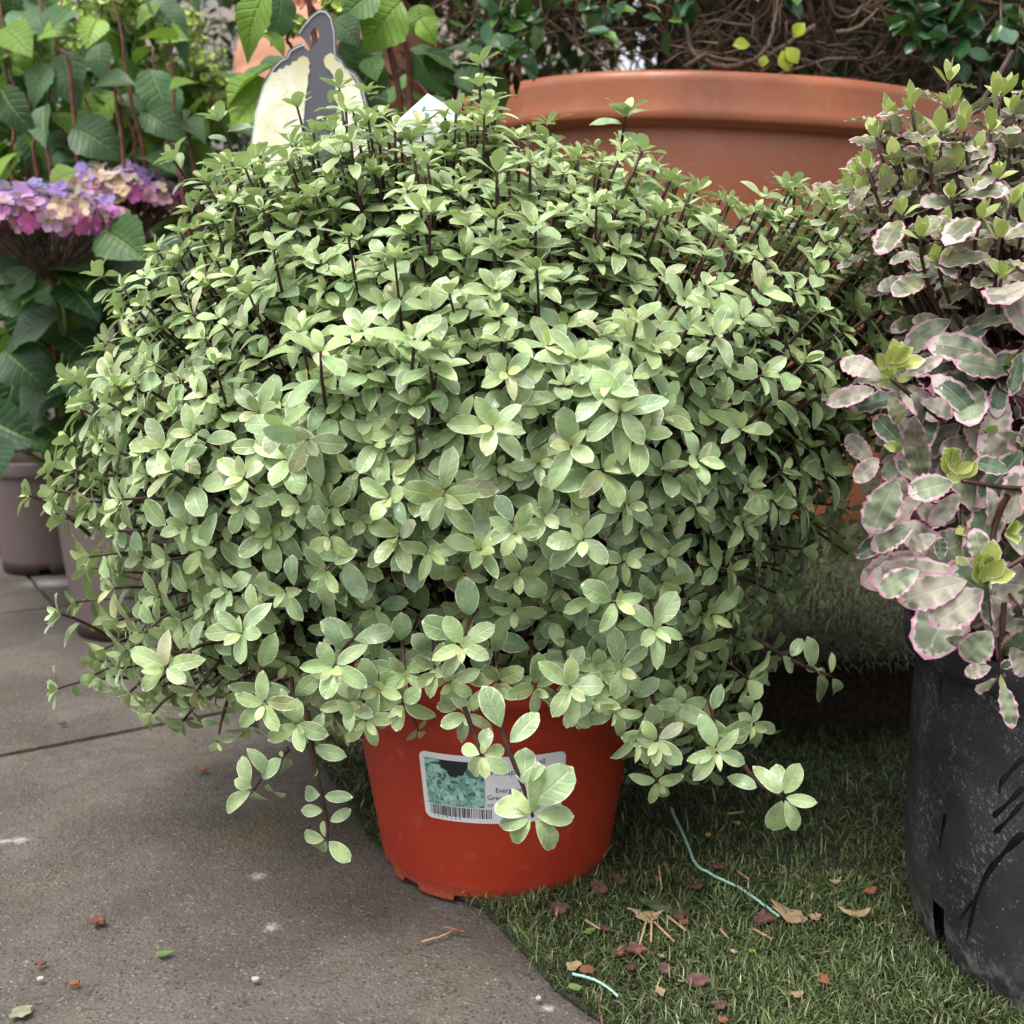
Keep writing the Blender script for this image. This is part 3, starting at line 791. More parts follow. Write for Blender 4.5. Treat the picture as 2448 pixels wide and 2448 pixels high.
def panicle_mid():
    e = empty('panicle_hydrangea', (-0.28, 1.75, 0), 'hydrangea with thick red stems and broad ribbed leaves behind the plant tag', 'hydrangea')
    st = []
    for t, r in ((((735, -30), (742, 30), (752, 95), (770, 330)), .0052), (((962, 22), (932, 75), (932, 120), (955, 235), (965, 420)), .0052), (((972, 100), (978, 160), (980, 240), (985, 420)), .0055), (((690, 70), (687, 100), (700, 125), (735, 300)), .003), (((830, 60), (840, 20), (850, -30)), .003), (((1045, 260), (1010, 210), (985, 190)), .0018)):
        c = catmull([P(x, y, 1.55 + .01 * i) for i, (x, y) in enumerate(t)], 7); st.append((c, np.linspace(r * .85, r, len(c))))
    for x in (-0.3, -0.2, -0.15): st.append((np.array([[x, 1.75, .1], [x + .02, 1.66, .4], [x, 1.6, .78]]), np.array([.007, .006, .005])))
    tubes('stems', st, M['redstem'], e, 6)
    lv = Leaves()
    f = np.array([0, -1, .35]); up = np.array([0, -.4, 1])
    L_ = [((655, -45), (540, 118), f, 1, .9), ((668, -40), (682, 100), np.array([.7, -1, 0]), 2, 1.2), ((690, 150), (508, 205), up, 0, 1.0), ((660, 180), (540, 300), f, 3, 1.5), ((975, -10), (850, 105), f, 1, 1.5), ((960, 118), (1105, 112), up, 4, 1.6), ((925, 118), (840, 125), f, 0, 1.6),
          ((790, 40), (862, 95), f, 4, 1.4), ((985, 105), (1052, 232), np.array([-.6, -1, 0]), 2, 1.1), ((1010, 105), (1095, 205), f, 4, .9), ((625, 75), (690, 98), up, 1, 1.2), ((800, 100), (860, 160), np.array([-.8, -.6, .2]), 2, 1.3), ((910, 125), (845, 235), np.array([.5, -1, .2]), 4, 1.5),
          ((1000, 0), (1010, 90), f, 1, 1.4), ((1000, 40), (1040, 90), f, 3, 1.4), ((920, -30), (800, 30), f, 0, 1.4), ((880, 130), (900, 190), f, 0, 1.5), ((1050, 190), (1150, 200), up, 4, 1.3), ((640, -20), (612, 70), f, 3, 1.2), ((860, -10), (770, 20), f, 4, 1.4)]
    for (b, t, nr, k, wf) in L_:
        Y = rng.uniform(1.5, 1.6)
        leafpx(lv, b, t, Y, Y - .02, nr + .1 * rng.normal(size=3), HG[k] * rng.uniform(.9, 1.1), wf)
    for i in range(80):
        p = P(rng.uniform(560, 1180), rng.uniform(140, 520), rng.uniform(1.62, 1.9))
        d = unit(np.array([rng.normal(0, 1), rng.normal(0, .4), rng.normal(-0.5, 0.6)]))
        lv.add(int(rng.integers(4)), p, d, unit(np.array([rng.normal(0, .5), -.6, 1])), rng.uniform(0.06, 0.10), HG[rng.choice([0, 2, 4])] * rng.uniform(.6, 1.0), 1.1)
    lv.build('leaves', TPL_HYD, M['hydleaf'], e)
    for (px, py, r) in ((825, 20, .035), (815, 0, .03), (700, 60, .015)):
        bud_cluster(e, P(px, py, 1.56), r, int(r * 1400))
panicle_mid()

# ================================================================= MOPHEAD HYDRANGEA + TAUPE POTS (left)
M['taupe'] = plastic('taupe_plastic', (0.135, 0.098, 0.092), (0.115, 0.083, 0.080), rough=0.5, scr=False, dk=0.1)
M['white'] = simple('white_print', (0.72, 0.72, 0.74), 0.6, bump=0)
M['print'] = simple('faded_white_print', (0.55, 0.54, 0.58), 0.6, (0.2, 0.17, 0.17), 90, bump=0, lo=.55, hi=.7)
def text_mesh(s, size, extr=0.0):
    cu = bpy.data.curves.new('t', 'FONT'); cu.body = s; cu.size = size; cu.resolution_u = 3
    ob = bpy.data.objects.new('t', cu); C.collection.objects.link(ob)
    bpy.context.view_layer.update()
    dg = bpy.context.evaluated_depsgraph_get()
    me = bpy.data.meshes.new_from_object(ob.evaluated_get(dg))
    C.collection.objects.unlink(ob); bpy.data.objects.remove(ob)
    return me
def round_pot(name, c, rt, rb, h, mat, label, notch=True, texts=(), cat='plant pot', prof=None):
    e = empty(name, (c[0], c[1], c[2]), label, cat)
    z0 = c[2]
    pr = prof or [(rb * .9, .012), (rb * .98, .012), (rb, .0), (rb + (rt - rb) * .1, .03), (rb + (rt - rb) * .5, h * .5), (rt * .955, h - .045), (rt * .955, h - .036), (rt * .995, h - .034), (rt, h - .03), (rt, h - .004), (rt * .99, h), (rt * .965, h - .002), (rt * .95, h - .03), (rt * .9, h - .08)]
    def rf(r, z, th):
        if notch and z < 0.02 and (math.sin(th * 4 + .6) > 0.86): return r, z + .012
        return r, z
    V, Fq, UV = lathe(pr, 128, rfun=rf); V += np.array(c)
    link('pot_body', mesh_np('pot_body', V, Fq, UV), mat, e)
    V, Fq, UV = lathe([(0.001, h - .03), (rt * .6, h - .032), (rt * .93, h - .04)], 48); V += np.array(c)
    link('soil', mesh_np('soil', V, Fq, UV), M['soil'], e)
    for (s, ang, z, size, mt) in texts:
        me = text_mesh(s, size)
        V = np.array([v.co[:] for v in me.vertices])
        th = ang + V[:, 0] / rt; zz = z + V[:, 1]
        rr = rb + (rt * .955 - rb) * zz / h + .0016
        for v, a, r_, z_ in zip(me.vertices, th, rr, zz): v.co = (c[0] + r_ * math.cos(a), c[1] + r_ * math.sin(a), c[2] + z_)
        link('lettering', me, mt, e)
    return e
pA = G(70, 1372); pB = G(262, 1528)
cA = np.array([pA[0] + .015, pA[1] + .10, 0]); cB = np.array([pB[0] + .02, pB[1] + .10, 0])
round_pot('plant_pot', tuple(cA), .140, .112, .265, M['taupe'], 'taupe plastic nursery pot with worn white print at the left edge, farther of two', texts=(('IL', -1.95, .11, .05, M['print']), ('NOU', -1.62, .12, .055, M['print'])))
round_pot('plant_pot', tuple(cB), .140, .112, .265, M['taupe'], 'taupe plastic nursery pot half hidden by the silvery shrub, nearer of two', texts=(('VON', -2.1, .125, .06, M['white']), ('IL', -2.15, .085, .03, M['print'])))
round_pot('plant_pot', (cA[0] - .30, cA[1] + .22, 0), .14, .112, .265, simple('dark_pot', (.03, .02, .018), .6), 'dark brown plant pot in shade at the far left edge')

def mophead(parent, c, rx, rz, n, warm, stem_to):
    """flattened dome of four-sepalled florets: violet on top, pink lower, cream throats"""
    lv = Leaves(); st = []
    cb = c - np.array([0, 0, rz * 1.15])
    n = int(n * 1.9)
    for i in range(n):
        g = i + .5; ph = math.acos(1 - g / n * 1.12); th = g * 2.39996
        d = np.array([math.sin(ph) * math.cos(th), math.sin(ph) * math.sin(th), math.cos(ph)])
        q = c + d * np.array([rx, rx, rz * (1 if d[2] > 0 else .5)]) * rng.uniform(0.82, 1.08)
        nn = unit(d * np.array([1 / rx, 1 / rx, 1 / rz]) * rx + np.array([0, -.4, 0.1]) + .45 * rng.normal(size=3))
        a = unit(np.cross(nn, rand_dir())); b = np.cross(nn, a)
        L = rng.uniform(0.013, 0.021); t = d[2]
        blue = np.array([0.34, 0.30, 0.72]); pink = np.array([0.68, 0.16, 0.46]); lil = np.array([0.56, 0.34, 0.66]); crm = np.array([0.72, 0.68, 0.28])
        u = np.clip(t * 1.15 + rng.normal(0, .18), 0, 1)
        col = pink * (1 - u) + (blue if rng.random() < .7 else lil) * u
        if rng.random() < warm: col = crm * .65 + col * .35
        elif rng.random() < .35: col = col * .5 + np.array([.7, .55, .6]) * .5
        for (s, tt) in ((1, 0), (0, 1), (-1, 0), (0, -1)):
            lv.add(int(rng.integers(3)), q, a * s + b * tt + rng.uniform(.1, .6) * nn, nn, L * rng.uniform(.85, 1.15), col * rng.uniform(.85, 1.15))
            if i % 3 == 0: lv.add(0, q + nn * .0012, a * s + b * tt + .5 * nn, nn, L * .35, crm * rng.uniform(.7, .9))
        if i % 2 == 0: st.append((bez(cb + .006 * rng.normal(size=3), c + np.array([d[0] * rx * .6, d[1] * rx * .6, -rz * .5]), q - nn * .002, 6), 0.0011))
    lv.build('flower_head', TPL_PET, M['petal'], parent)
    tubes('flower_stalks', st, M['pinkpedicel'], parent, 4)
    s = catmull([cb + np.array([0, 0, .01]), cb * .75 + np.array(stem_to) * .25 + np.array([0, 0, -.02]), np.array(stem_to)], 8)
    tubes('flower_stem', [(s, np.linspace(.004, .005, len(s)))], M['greenstem'], parent, 6)
def mop():
    base = cB + np.array([-.04, 0, .24])
    e = empty('mophead_hydrangea', (cB[0], cB[1], .24), 'hydrangea with flat pink, violet and cream flower heads at the left edge', 'hydrangea')
    mophead(e, P(112, 552, 1.76), .130, .068, 120, .16, base)
    mophead(e, P(292, 486, 1.95), .106, .058, 95, .38, base + np.array([.03, .05, 0]))
    mophead(e, P(232, 612, 1.98), .06, .016, 26, .05, base)
    mophead(e, P(330, 680, 1.92), .035, .02, 12, .95, base)
    lv = Leaves(); up = np.array([0, -.45, 1]); f = np.array([0, -1, .5])
    dkg = np.array([0.030, 0.085, 0.032]); md = np.array([0.055, 0.14, 0.03]); lt = np.array([0.17, 0.28, 0.04]); gy = np.array([0.06, 0.125, 0.065])
    L_ = [((110, 700), (-60, 590), f, md, 1.3), ((100, 720), (-50, 700), f, md, 1.3), ((150, 700), (345, 610), f, dkg, 1.5), ((130, 640), (238, 608), up, md, 1.8), ((20, 560), (110, 640), f, dkg, 1.5), ((170, 745), (-40, 790), up, gy, 1.7), ((205, 880), (8, 975), up, gy, 1.5), ((-60, 985), (85, 1062), f, dkg, 1.2),
          ((-30, 1030), (-10, 1150), f, dkg, 1.5), ((235, 540), (345, 610), f, md, 1.5), ((120, 465), (133, 385), f, lt, 1.6), ((90, 470), (28, 440), f, lt, 1.2), ((40, 870), (10, 800), f, lt, 1.3), ((140, 790), (250, 850), up, dkg, 1.5), ((200, 690), (210, 770), f, dkg, 1.6), ((160, 850), (300, 980), up, dkg, 1.4),
          ((0, 830), (80, 900), f, dkg, 1.6), ((380, 560), (440, 640), f, gy, 1.4), ((130, 500), (30, 560), f, gy, 1.4), ((60, 640), (-40, 660), f, dkg, 1.4), ((260, 640), (360, 760), f, dkg, 1.4), ((130, 665), (40, 720), up, md, 1.5), ((140, 668), (240, 735), up, dkg, 1.5), ((90, 640), (-10, 690), f, dkg, 1.5), ((150, 640), (215, 690), up, md, 1.4)]
    for (b, t, nr, col, wf) in L_:
        Y = rng.uniform(1.68, 1.80)
        leafpx(lv, b, t, Y + .03, Y - .02, nr + .15 * rng.normal(size=3), col * rng.uniform(.9, 1.1), wf)
    for i in range(150):
        p = P(rng.uniform(-200, 420), rng.uniform(560, 1040), rng.uniform(1.8, 2.15))
        d = unit(np.array([rng.normal(0, 1), rng.normal(-.2, .5), rng.normal(-0.3, 0.5)]))
        lv.add(int(rng.integers(4)), p, d, unit(np.array([0, -.4, 1]) + .4 * rng.normal(size=3)), rng.uniform(0.09, 0.14), (dkg if rng.random() < .6 else md) * rng.uniform(.6, 1.1), 1.3)
    lv.build('leaves', TPL_HYD, M['hydleaf'], e)
    st = []
    for t in (((150, 1000), (160, 800), (150, 700), (140, 640)), ((60, 950), (45, 860), (35, 790)), ((200, 1050), (185, 900), (170, 820)), ((20, 1050), (-20, 900), (-60, 800))):
        c = catmull([base] + [P(x, y, 1.84) for x, y in t], 6); st.append((c, np.linspace(.007, .0045, len(c))))
    tubes('stems', st, M['greenstem'], e, 6)
mop()

# ================================================================= PLANT TAG, WHITE CARD, SMALL LABEL
def sheet(name, pts, Y, thick, mat, parent=None, lean=0.0):
    """flat card whose outline is given in photo pixels on the plane at Y; real thickness"""
    W3 = [P(x, y, Y) for x, y in pts]
    zb = min(p[2] for p in W3)
    W3 = [p + np.array([0, lean * (p[2] - zb), 0]) for p in W3]
    n = len(W3); V = [tuple(p) for p in W3] + [tuple(p + np.array([0, thick, 0])) for p in W3]
    from mathutils.geometry import tessellate_polygon
    tri = tessellate_polygon([[Vector(p) for p in W3]])
    Fc = [tuple(t) for t in tri] + [tuple(i + n for i in reversed(t)) for t in tri] + [(i, (i + 1) % n, (i + 1) % n + n, i + n) for i in range(n)]
    me = bpy.data.meshes.new(name); me.from_pydata(V, [], Fc); me.update()
    return link(name, me, mat, parent)
def tag_card():
    e = empty('plant_tag', P(745, 420, 1.44), 'dark grey hanging plant tag with a cream flower picture behind the silvery shrub', 'plant tag')
    dark = simple('grey_tag_card', (0.085, 0.085, 0.10), 0.25, spec=0.5, bump=0)
    Y = 1.44
    outer = [(585, 440), (592, 390), (598, 340), (603, 300), (612, 250), (628, 200), (650, 160), (668, 142), (683, 136), (690, 120), (705, 110), (722, 104), (712, 80), (722, 62), (745, 35), (762, 22), (780, 22), (795, 40), (804, 75), (806, 130), (818, 142), (826, 158), (850, 172), (872, 205), (885, 260), (892, 330), (892, 440)]
    hole = [(752, 103), (742, 92), (744, 78), (748, 62), (757, 62), (762, 80), (764, 92)]
    i = 11
    # slit from the left notch to the hole keeps it one outline
    o1 = outer[:12] + [(727, 112), (738, 122)] + [(748, 106), (741, 92), (744, 76), (750, 66), (758, 70), (763, 86), (756, 104)] + [(742, 120), (728, 96)] + outer[12:]
    sheet('card', o1, Y, .0012, dark, e)
    # pale outline
    ln = [P(x, y, Y - .0012) for x, y in outer[:12] + [(716, 80), (726, 64), (747, 40), (764, 28), (778, 29), (790, 44), (798, 78), (800, 134), (814, 148), (822, 164), (846, 180), (864, 210), (878, 262), (884, 330)]]
    ln[:12] = [P(x + 5, y + 4, Y - .0012) for x, y in outer[:12]]
    sp_ = [np.array(p) for p in ln]
    tubes('outline', [(np.array(sp_[:12]), .0009), (np.array(sp_[12:]), .0009)], simple('pale_line', (.55, .6, .56), .5, bump=0), e, 4)
    # printed flower picture: raised print with mottled cream florets
    m, nt, b, o = new_mat('cream_flower_print'); n = N(nt)
    vd = n.noise(130, 3, .6, dist=1.0)
    c = n.mix(n.step(n.noise(30, 4), .35, .65), (0.80, 0.77, 0.52), (0.90, 0.88, 0.78))
    c = n.mix(n.math('MULTIPLY', n.step(vd, .5, .72), .6), c, (0.60, 0.54, 0.26))
    zz = n.sep(n.obj())[2]
    c = n.mix(n.math('MULTIPLY', n.step(zz, float(P(700, 230, Y)[2]), float(P(700, 140, Y)[2])), .7), c, (0.50, 0.46, 0.22))
    n._set(b.inputs['Base Color'], c); b.inputs['Roughness'].default_value = .3
    def scal(pts, a=5):
        out_ = []
        for i in range(len(pts)):
            p, q = np.array(pts[i], float), np.array(pts[(i + 1) % len(pts)], float)
            L = np.linalg.norm(q - p); k = max(1, int(L / 12)); nr = np.array([-(q - p)[1], (q - p)[0]]) / (L + 1e-6)
            for j in range(k):
                out_.append(tuple(p + (q - p) * j / k)); out_.append(tuple(p + (q - p) * (j + .5) / k - nr * a * rng.uniform(-.2, 1)))
        return out_
    left = [(592, 438), (601, 345), (610, 270), (630, 205), (645, 180), (652, 172), (660, 174), (668, 164), (677, 165), (684, 156), (693, 158), (700, 147), (709, 146), (716, 137), (726, 134), (735, 138), (741, 150), (738, 160), (741, 170), (736, 182), (736, 200), (730, 230), (728, 260), (722, 330), (720, 438)]
    sheet('flower_picture', left, Y - .0016, .0010, m, e)
    right = [(774, 146), (777, 135), (784, 130), (792, 126), (798, 133), (802, 142), (815, 152), (840, 182), (860, 215), (872, 262), (878, 330), (878, 438), (806, 438), (812, 330), (808, 240), (800, 200), (797, 180), (788, 168), (778, 160)]
    sheet('flower_picture', right, Y - .0016, .0010, m, e)
tag_card()
def white_card():
    Yc = 1.02
    e = empty('plant_label', P(1010, 400, Yc), 'white card with a small teal leaf emblem tucked into the top of the shrub', 'plant label')
    wm = simple('white_card', (0.80, 0.80, 0.81), 0.4, bump=0)
    sheet('card', [(1020, 216), (1108, 272), (1100, 300), (1010, 410), (915, 315)], Yc, .001, wm, e, 0.15)
    tm = simple('teal_ink', (0.12, 0.36, 0.36), 0.5, bump=0)
    def lf(cx, cy, ang, L, W):
        pts = []
        for k in range(12):
            a = 2 * math.pi * k / 12; x = L * math.cos(a); y = W * math.sin(a) * (1 - .25 * math.cos(a))
            pts.append((cx + x * math.cos(ang) - y * math.sin(ang), cy + x * math.sin(ang) + y * math.cos(ang)))
        return pts
    zb = min(P(1010, 410, Yc)[2], 9)
    for (cx, cy, a, L, W) in ((992, 263, .1, 8, 5), (999, 278, 1.9, 8.5, 5), (1019, 268, .2, 6, 4), (1012, 251, -.9, 4, 2.8)):
        o = sheet('emblem', lf(cx, cy, a, L, W), Yc - .0012, .0008, tm, e)
        # follow the lean of the card
        for v in o.data.vertices: v.co.y += 0.15 * (v.co.z - zb)
    o = sheet('emblem', [(1005, 262), (1008, 254), (1010, 255), (1007, 263)], Yc - .0012, .0008, tm, e)
    for v in o.data.vertices: v.co.y += 0.15 * (v.co.z - zb)
    bl = simple('blue_print', (0.25, 0.42, 0.68), .5, bump=0)
    o = sheet('print_patch', [(990, 318), (1003, 312), (1000, 326), (989, 328)], Yc - .0012, .0008, bl, e)
    for v in o.data.vertices: v.co.y += 0.15 * (v.co.z - zb)
    # second small label
    Y2 = 1.40
    e2 = empty('plant_label', P(580, 480, Y2), 'small white label with a pink and green print at the left top of the shrub', 'plant label')
    sheet('card', [(566, 442), (602, 436), (612, 500), (572, 505)], Y2, .001, wm, e2)
    sheet('print_patch', [(576, 444), (590, 442), (590, 451), (578, 453)], Y2 - .0012, .0008, simple('pink_print', (.65, .05, .25), .5, bump=0), e2)
    sheet('print_patch', [(588, 455), (600, 453), (600, 462), (590, 464)], Y2 - .0012, .0008, simple('green_print', (.08, .38, .22), .5, bump=0), e2)
white_card()

# ================================================================= RED POT
PC = np.array([-0.0165, 1.018, 0.0]); RB, RT, PH = 0.1165, 0.154, 0.235
def red_mat():
    m, nt, b, o = new_mat('red_plastic'); n = N(nt)
    col = n.mix(n.step(n.noise(10, 5, .6), .3, .7), (0.385, 0.036, 0.014), (0.33, 0.029, 0.012))
    # faint horizontal moulding rings and scattered pale specks
    z = n.sep(n.obj())[2]
    col = n.mix(n.math('MULTIPLY', n.step(n.voro(90), .035, .015), .6), col, (0.7, 0.45, 0.36))
    col = n.mix(n.math('MULTIPLY', n.step(n.noise(60, 6, .75), .55, .75), .32), col, (0.55, 0.2, 0.12))
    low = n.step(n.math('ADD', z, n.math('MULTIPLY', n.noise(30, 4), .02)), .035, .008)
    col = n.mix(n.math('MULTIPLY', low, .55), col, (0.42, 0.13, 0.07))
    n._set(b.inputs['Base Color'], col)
    n._set(b.inputs['Roughness'], n.math('MULTIPLY_ADD', n.noise(40, 4), .25, .38)); b.inputs['Specular IOR Level'].default_value = .35
    h = n.math('ADD', n.math('MULTIPLY', n.noise(220, 3), .25), n.math('MULTIPLY', n.noise(9, 3), 1.0))
    n._set(b.inputs['Normal'], n.bump(h, .12, .006))
    return m
M['red'] = red_mat()
def pot_r(z): return RB + (RT - RB) * z / PH
def red_pot():
    e = empty('plant_pot', tuple(PC), 'bright red plastic pot with a printed label holding the silvery green shrub', 'plant pot')
    pr = [(RB * .86, .010), (RB * .97, .010), (RB * 1.0, 0.0), (RB * 1.004, .002), (pot_r(.013), .013), (pot_r(.0165) + .0012, .0165), (pot_r(.019) + .0012, .019)]
    pr += [(pot_r(z) + .0012, z) for z in np.linspace(.03, .165, 10)]
    pr += [(pot_r(.168) + .0025, .168), (pot_r(.172) + .003, .172), (pot_r(PH - .03) + .003, PH - .03), (RT + .006, PH - .026), (RT + .007, PH - .022), (RT + .007, PH - .003), (RT + .005, PH), (RT + .001, PH - .001), (RT - .001, PH - .02), (RT - .012, PH - .07)]
    notches = [(-2.72, .10), (-2.36, .10), (-1.75, .16), (-1.02, .10), (-.45, .1), (.3, .12), (1.2, .12), (2.2, .12)]
    def rf(r, z, th):
        for (c, w_) in notches:
            d = (th - c + math.pi) % (2 * math.pi) - math.pi
            if abs(d) < w_ and z < .012: return (r - .0, z + .006 if z < .009 else z)
        return r, z
    V, Fq, UV = lathe(pr, 360, rfun=rf); V += PC
    link('pot_body', mesh_np('pot_body', V, Fq, UV), M['red'], e)
    V, Fq, UV = lathe([(0.001, PH - .025), (RT * .6, PH - .027), (RT * .97, PH - .035)], 48); V += PC
    link('soil', mesh_np('soil', V, Fq, UV), M['soil'], e)
    # sticker: curved with the wall. local coords x (m along wall), y (m up)
    A0, A1 = -1.5708 - 0.50, -1.5708 + 0.48
    Rm = pot_r(.13); Wd = (A1 - A0) * Rm; Hh = 0.069; ZB = 0.090
    def S(x, y, off):
        a = A0 + x / Rm; z = ZB + y
        r = pot_r(z) + .0016 + off
        return (PC[0] + r * math.cos(a), PC[1] + r * math.sin(a), z)
    def patch(name, x0, x1, y0, y1, off, mat, rc=0.0, par=e, nx=28, ny=14):
        V, Fq = [], []
        for i in range(nx + 1):
            for j in range(ny + 1):
                x = x0 + (x1 - x0) * i / nx; y = y0 + (y1 - y0) * j / ny
                if rc:
                    cx = min(max(x, x0 + rc), x1 - rc); cy = min(max(y, y0 + rc), y1 - rc)
                    dx, dy = x - cx, y - cy; L = math.hypot(dx, dy)
                    if L > 0:
                        m_ = max(abs(dx), abs(dy)); x, y = cx + dx * m_ / L, cy + dy * m_ / L
                V.append(S(x, y, off))
        for i in range(nx):
            for j in range(ny):
                a = i * (ny + 1) + j; Fq.append((a, a + ny + 1, a + ny + 2, a + 1))
        return link(name, mesh_np(name, V, Fq), mat, par)
    lab = patch('sticker', 0, Wd, 0, Hh, .0004, simple('white_sticker', (0.74, 0.73, 0.76), .35, bump=0), rc=.007, nx=60, ny=40)
    tag(lab, 'white rounded sticker with picture, barcode and black writing')
    px0, px1, py0, py1 = .0055, .060, .0165, .063
    patch('picture', px0, px1, py0, py1, .0007, simple('picture_dark', (.012, .018, .022), .35, bump=0))
    # printed leaves of the picture, clipped to its frame
    V, Fq, Cc = [], [], []
    teal = [np.array([.20, .40, .34]), np.array([.12, .28, .24]), np.array([.30, .50, .42]), np.array([.05, .13, .11]), np.array([.36, .55, .46])]
    for k in range(900):
        layer = k / 900
        x = rng.uniform(px0, px1); y = rng.uniform(py0, py1)
        fx, fy = (x - px0) / (px1 - px0), (y - py0) / (py1 - py0)
        if fy > .72 + .12 * math.sin(fx * 9) and fx > .22: continue
        a = rng.uniform(0, 6.283); L = rng.uniform(.0028, .0052); W = L * .5
        c = teal[int(rng.choice(5, p=[.3, .2, .25, .12, .13]))] * (.6 + .6 * layer)
        b0 = len(V)
        for t in range(8):
            aa = t * math.pi / 4; lx = L * math.cos(aa); ly = W * math.sin(aa)
            xx = min(max(x + lx * math.cos(a) - ly * math.sin(a), px0), px1); yy = min(max(y + lx * math.sin(a) + ly * math.cos(a), py0), py1)
            V.append(S(xx, yy, .0009 + .0008 * layer)); Cc.append((*c, 1))
        Fq += [(b0, b0 + 1, b0 + 2, b0 + 3), (b0, b0 + 3, b0 + 4, b0 + 5), (b0, b0 + 5, b0 + 6, b0 + 7)]
    pm, nt, b, o = new_mat('printed_leaves'); n = N(nt); n._set(b.inputs['Base Color'], n.attr().outputs['Color']); b.inputs['Roughness'].default_value = .35
    link('printed_leaves', mesh_np('printed_leaves', V, Fq, None, Cc, False), pm, lab)
    ink = simple('black_ink', (.02, .02, .03), .45, bump=0)
    V, Fq = [], []; x = px0 + .001
    while x < .066:
        w_ = random.choice([.0004, .0004, .0008, .0012]); g = random.choice([.0005, .0005, .0009, .0012])
        b0 = len(V); V += [S(x, .005, .0007), S(x + w_, .005, .0007), S(x + w_, .0150, .0007), S(x, .0150, .0007)]; Fq.append((b0, b0 + 1, b0 + 2, b0 + 3)); x += w_ + g
    link('barcode', mesh_np('barcode', V, Fq), ink, lab)
    for (s, x, y, size) in (('silver ball', .086, .0590, .0082), ('Pittosporum', .066, .0505, .0082), ('Evergreen shrub', .070, .0325, .0072), ('Grey-green leaves', .0625, .0250, .0072), ('creamy-white edges', .0625, .0175, .0072), ('1   3   3   9   2   3   9', .009, .0022, .0036), ('4m x 2m', .080, .010, .0072)):
        me = text_mesh(s, size)
        for v in me.vertices: v.co = S(min(x + v.co.x * .92, Wd - .002), y + v.co.y, .0007)
        me.transform(Matrix.Identity(4))
        link('lettering', me, ink, lab)
red_pot()

# ================================================================= MAIN SILVERY SHRUB
TPL_SAGE = [leaf_tpl(w_, pk, 10, 5, a, f, wv * .5, 1, tw, petiole=.07, ph=p_, blunt=2.0) for w_, pk, a, f, wv, tw, p_ in
            ((.215, .55, .25, .18, .25, .1, 0), (.235, .58, .38, .12, .3, -.25, 1), (.20, .52, .20, .28, .2, .3, 2), (.25, .60, .32, .05, .35, 0, 3), (.19, .5, .48, .22, .15, -.1, 4), (.225, .56, .12, .2, .25, .2, 5))]
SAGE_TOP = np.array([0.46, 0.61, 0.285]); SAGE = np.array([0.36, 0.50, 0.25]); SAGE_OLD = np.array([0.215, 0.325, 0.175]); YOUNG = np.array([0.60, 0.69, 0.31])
def perp(a):
    r = np.cross(a, [0.3, 0.5, 0.8]); return unit(r)
def shoot(lv, st, base, mid, tip, tdir, L, n_leaf, spacing, ros=6, warm=0.0, stem_r=.0013, open_=1.15, r0=.003):
    """a stem ending in a rosette; leaves spiral down its last stretch"""
    tdir = unit(tdir)
    c = bez(base, mid, tip, 12)
    st.append((c, np.linspace(r0, stem_r, 12)))
    a1 = perp(tdir); a2 = np.cross(tdir, a1)
    phi0 = rng.uniform(0, 6.283)
    # cumulative length from tip
    seg = np.linalg.norm(np.diff(c[::-1], axis=0), axis=1); cum = np.concatenate([[0], np.cumsum(seg)])
    cr = c[::-1]
    k = 0
    tone = rng.uniform(.88, 1.12)
    for i in range(ros + n_leaf):
        phi = phi0 + i * 2.3999 + rng.normal(0, .12)
        if i < 2:
            s = 0.0; th = rng.uniform(.25, .6); Li = L * rng.uniform(.42, .6); col = YOUNG * .8 + SAGE_TOP * .2
        elif i < ros:
            s = .0006 * i; f = (i - 2) / max(1, ros - 2)
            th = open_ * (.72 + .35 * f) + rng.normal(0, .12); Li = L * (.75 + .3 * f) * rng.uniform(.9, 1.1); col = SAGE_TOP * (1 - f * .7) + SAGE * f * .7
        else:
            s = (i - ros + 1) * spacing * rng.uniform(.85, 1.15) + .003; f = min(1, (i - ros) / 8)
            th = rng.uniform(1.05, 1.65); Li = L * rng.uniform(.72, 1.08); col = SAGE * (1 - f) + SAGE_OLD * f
        if s > cum[-1] * .85: break
        p = np.array([np.interp(s, cum, cr[:, q]) for q in range(3)])
        # local stem axis
        j = min(np.searchsorted(cum, s), 10); ax = unit(cr[j] - cr[min(j + 1, 11)]) if i >= ros else tdir
        b1 = unit(a1 - ax * np.dot(a1, ax)); b2 = np.cross(ax, b1)
        rad = math.cos(phi) * b1 + math.sin(phi) * b2
        yd = math.cos(th) * ax + math.sin(th) * rad
        zd = math.sin(th) * ax - math.cos(th) * rad
        zd = unit(zd + np.array([0, -.15, .55]) * (.9 if i >= ros else .35))
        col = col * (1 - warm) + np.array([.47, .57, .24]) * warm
        r_ = rng.random()
        if r_ < .02: col = np.array([.62, .64, .38])
        elif r_ < .05: col = col * .6 + np.array([.12, .07, .02])
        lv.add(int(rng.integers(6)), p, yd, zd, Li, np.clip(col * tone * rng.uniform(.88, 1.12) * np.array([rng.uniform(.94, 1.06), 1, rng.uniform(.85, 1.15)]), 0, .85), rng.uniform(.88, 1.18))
K_ = 2448 / 1932
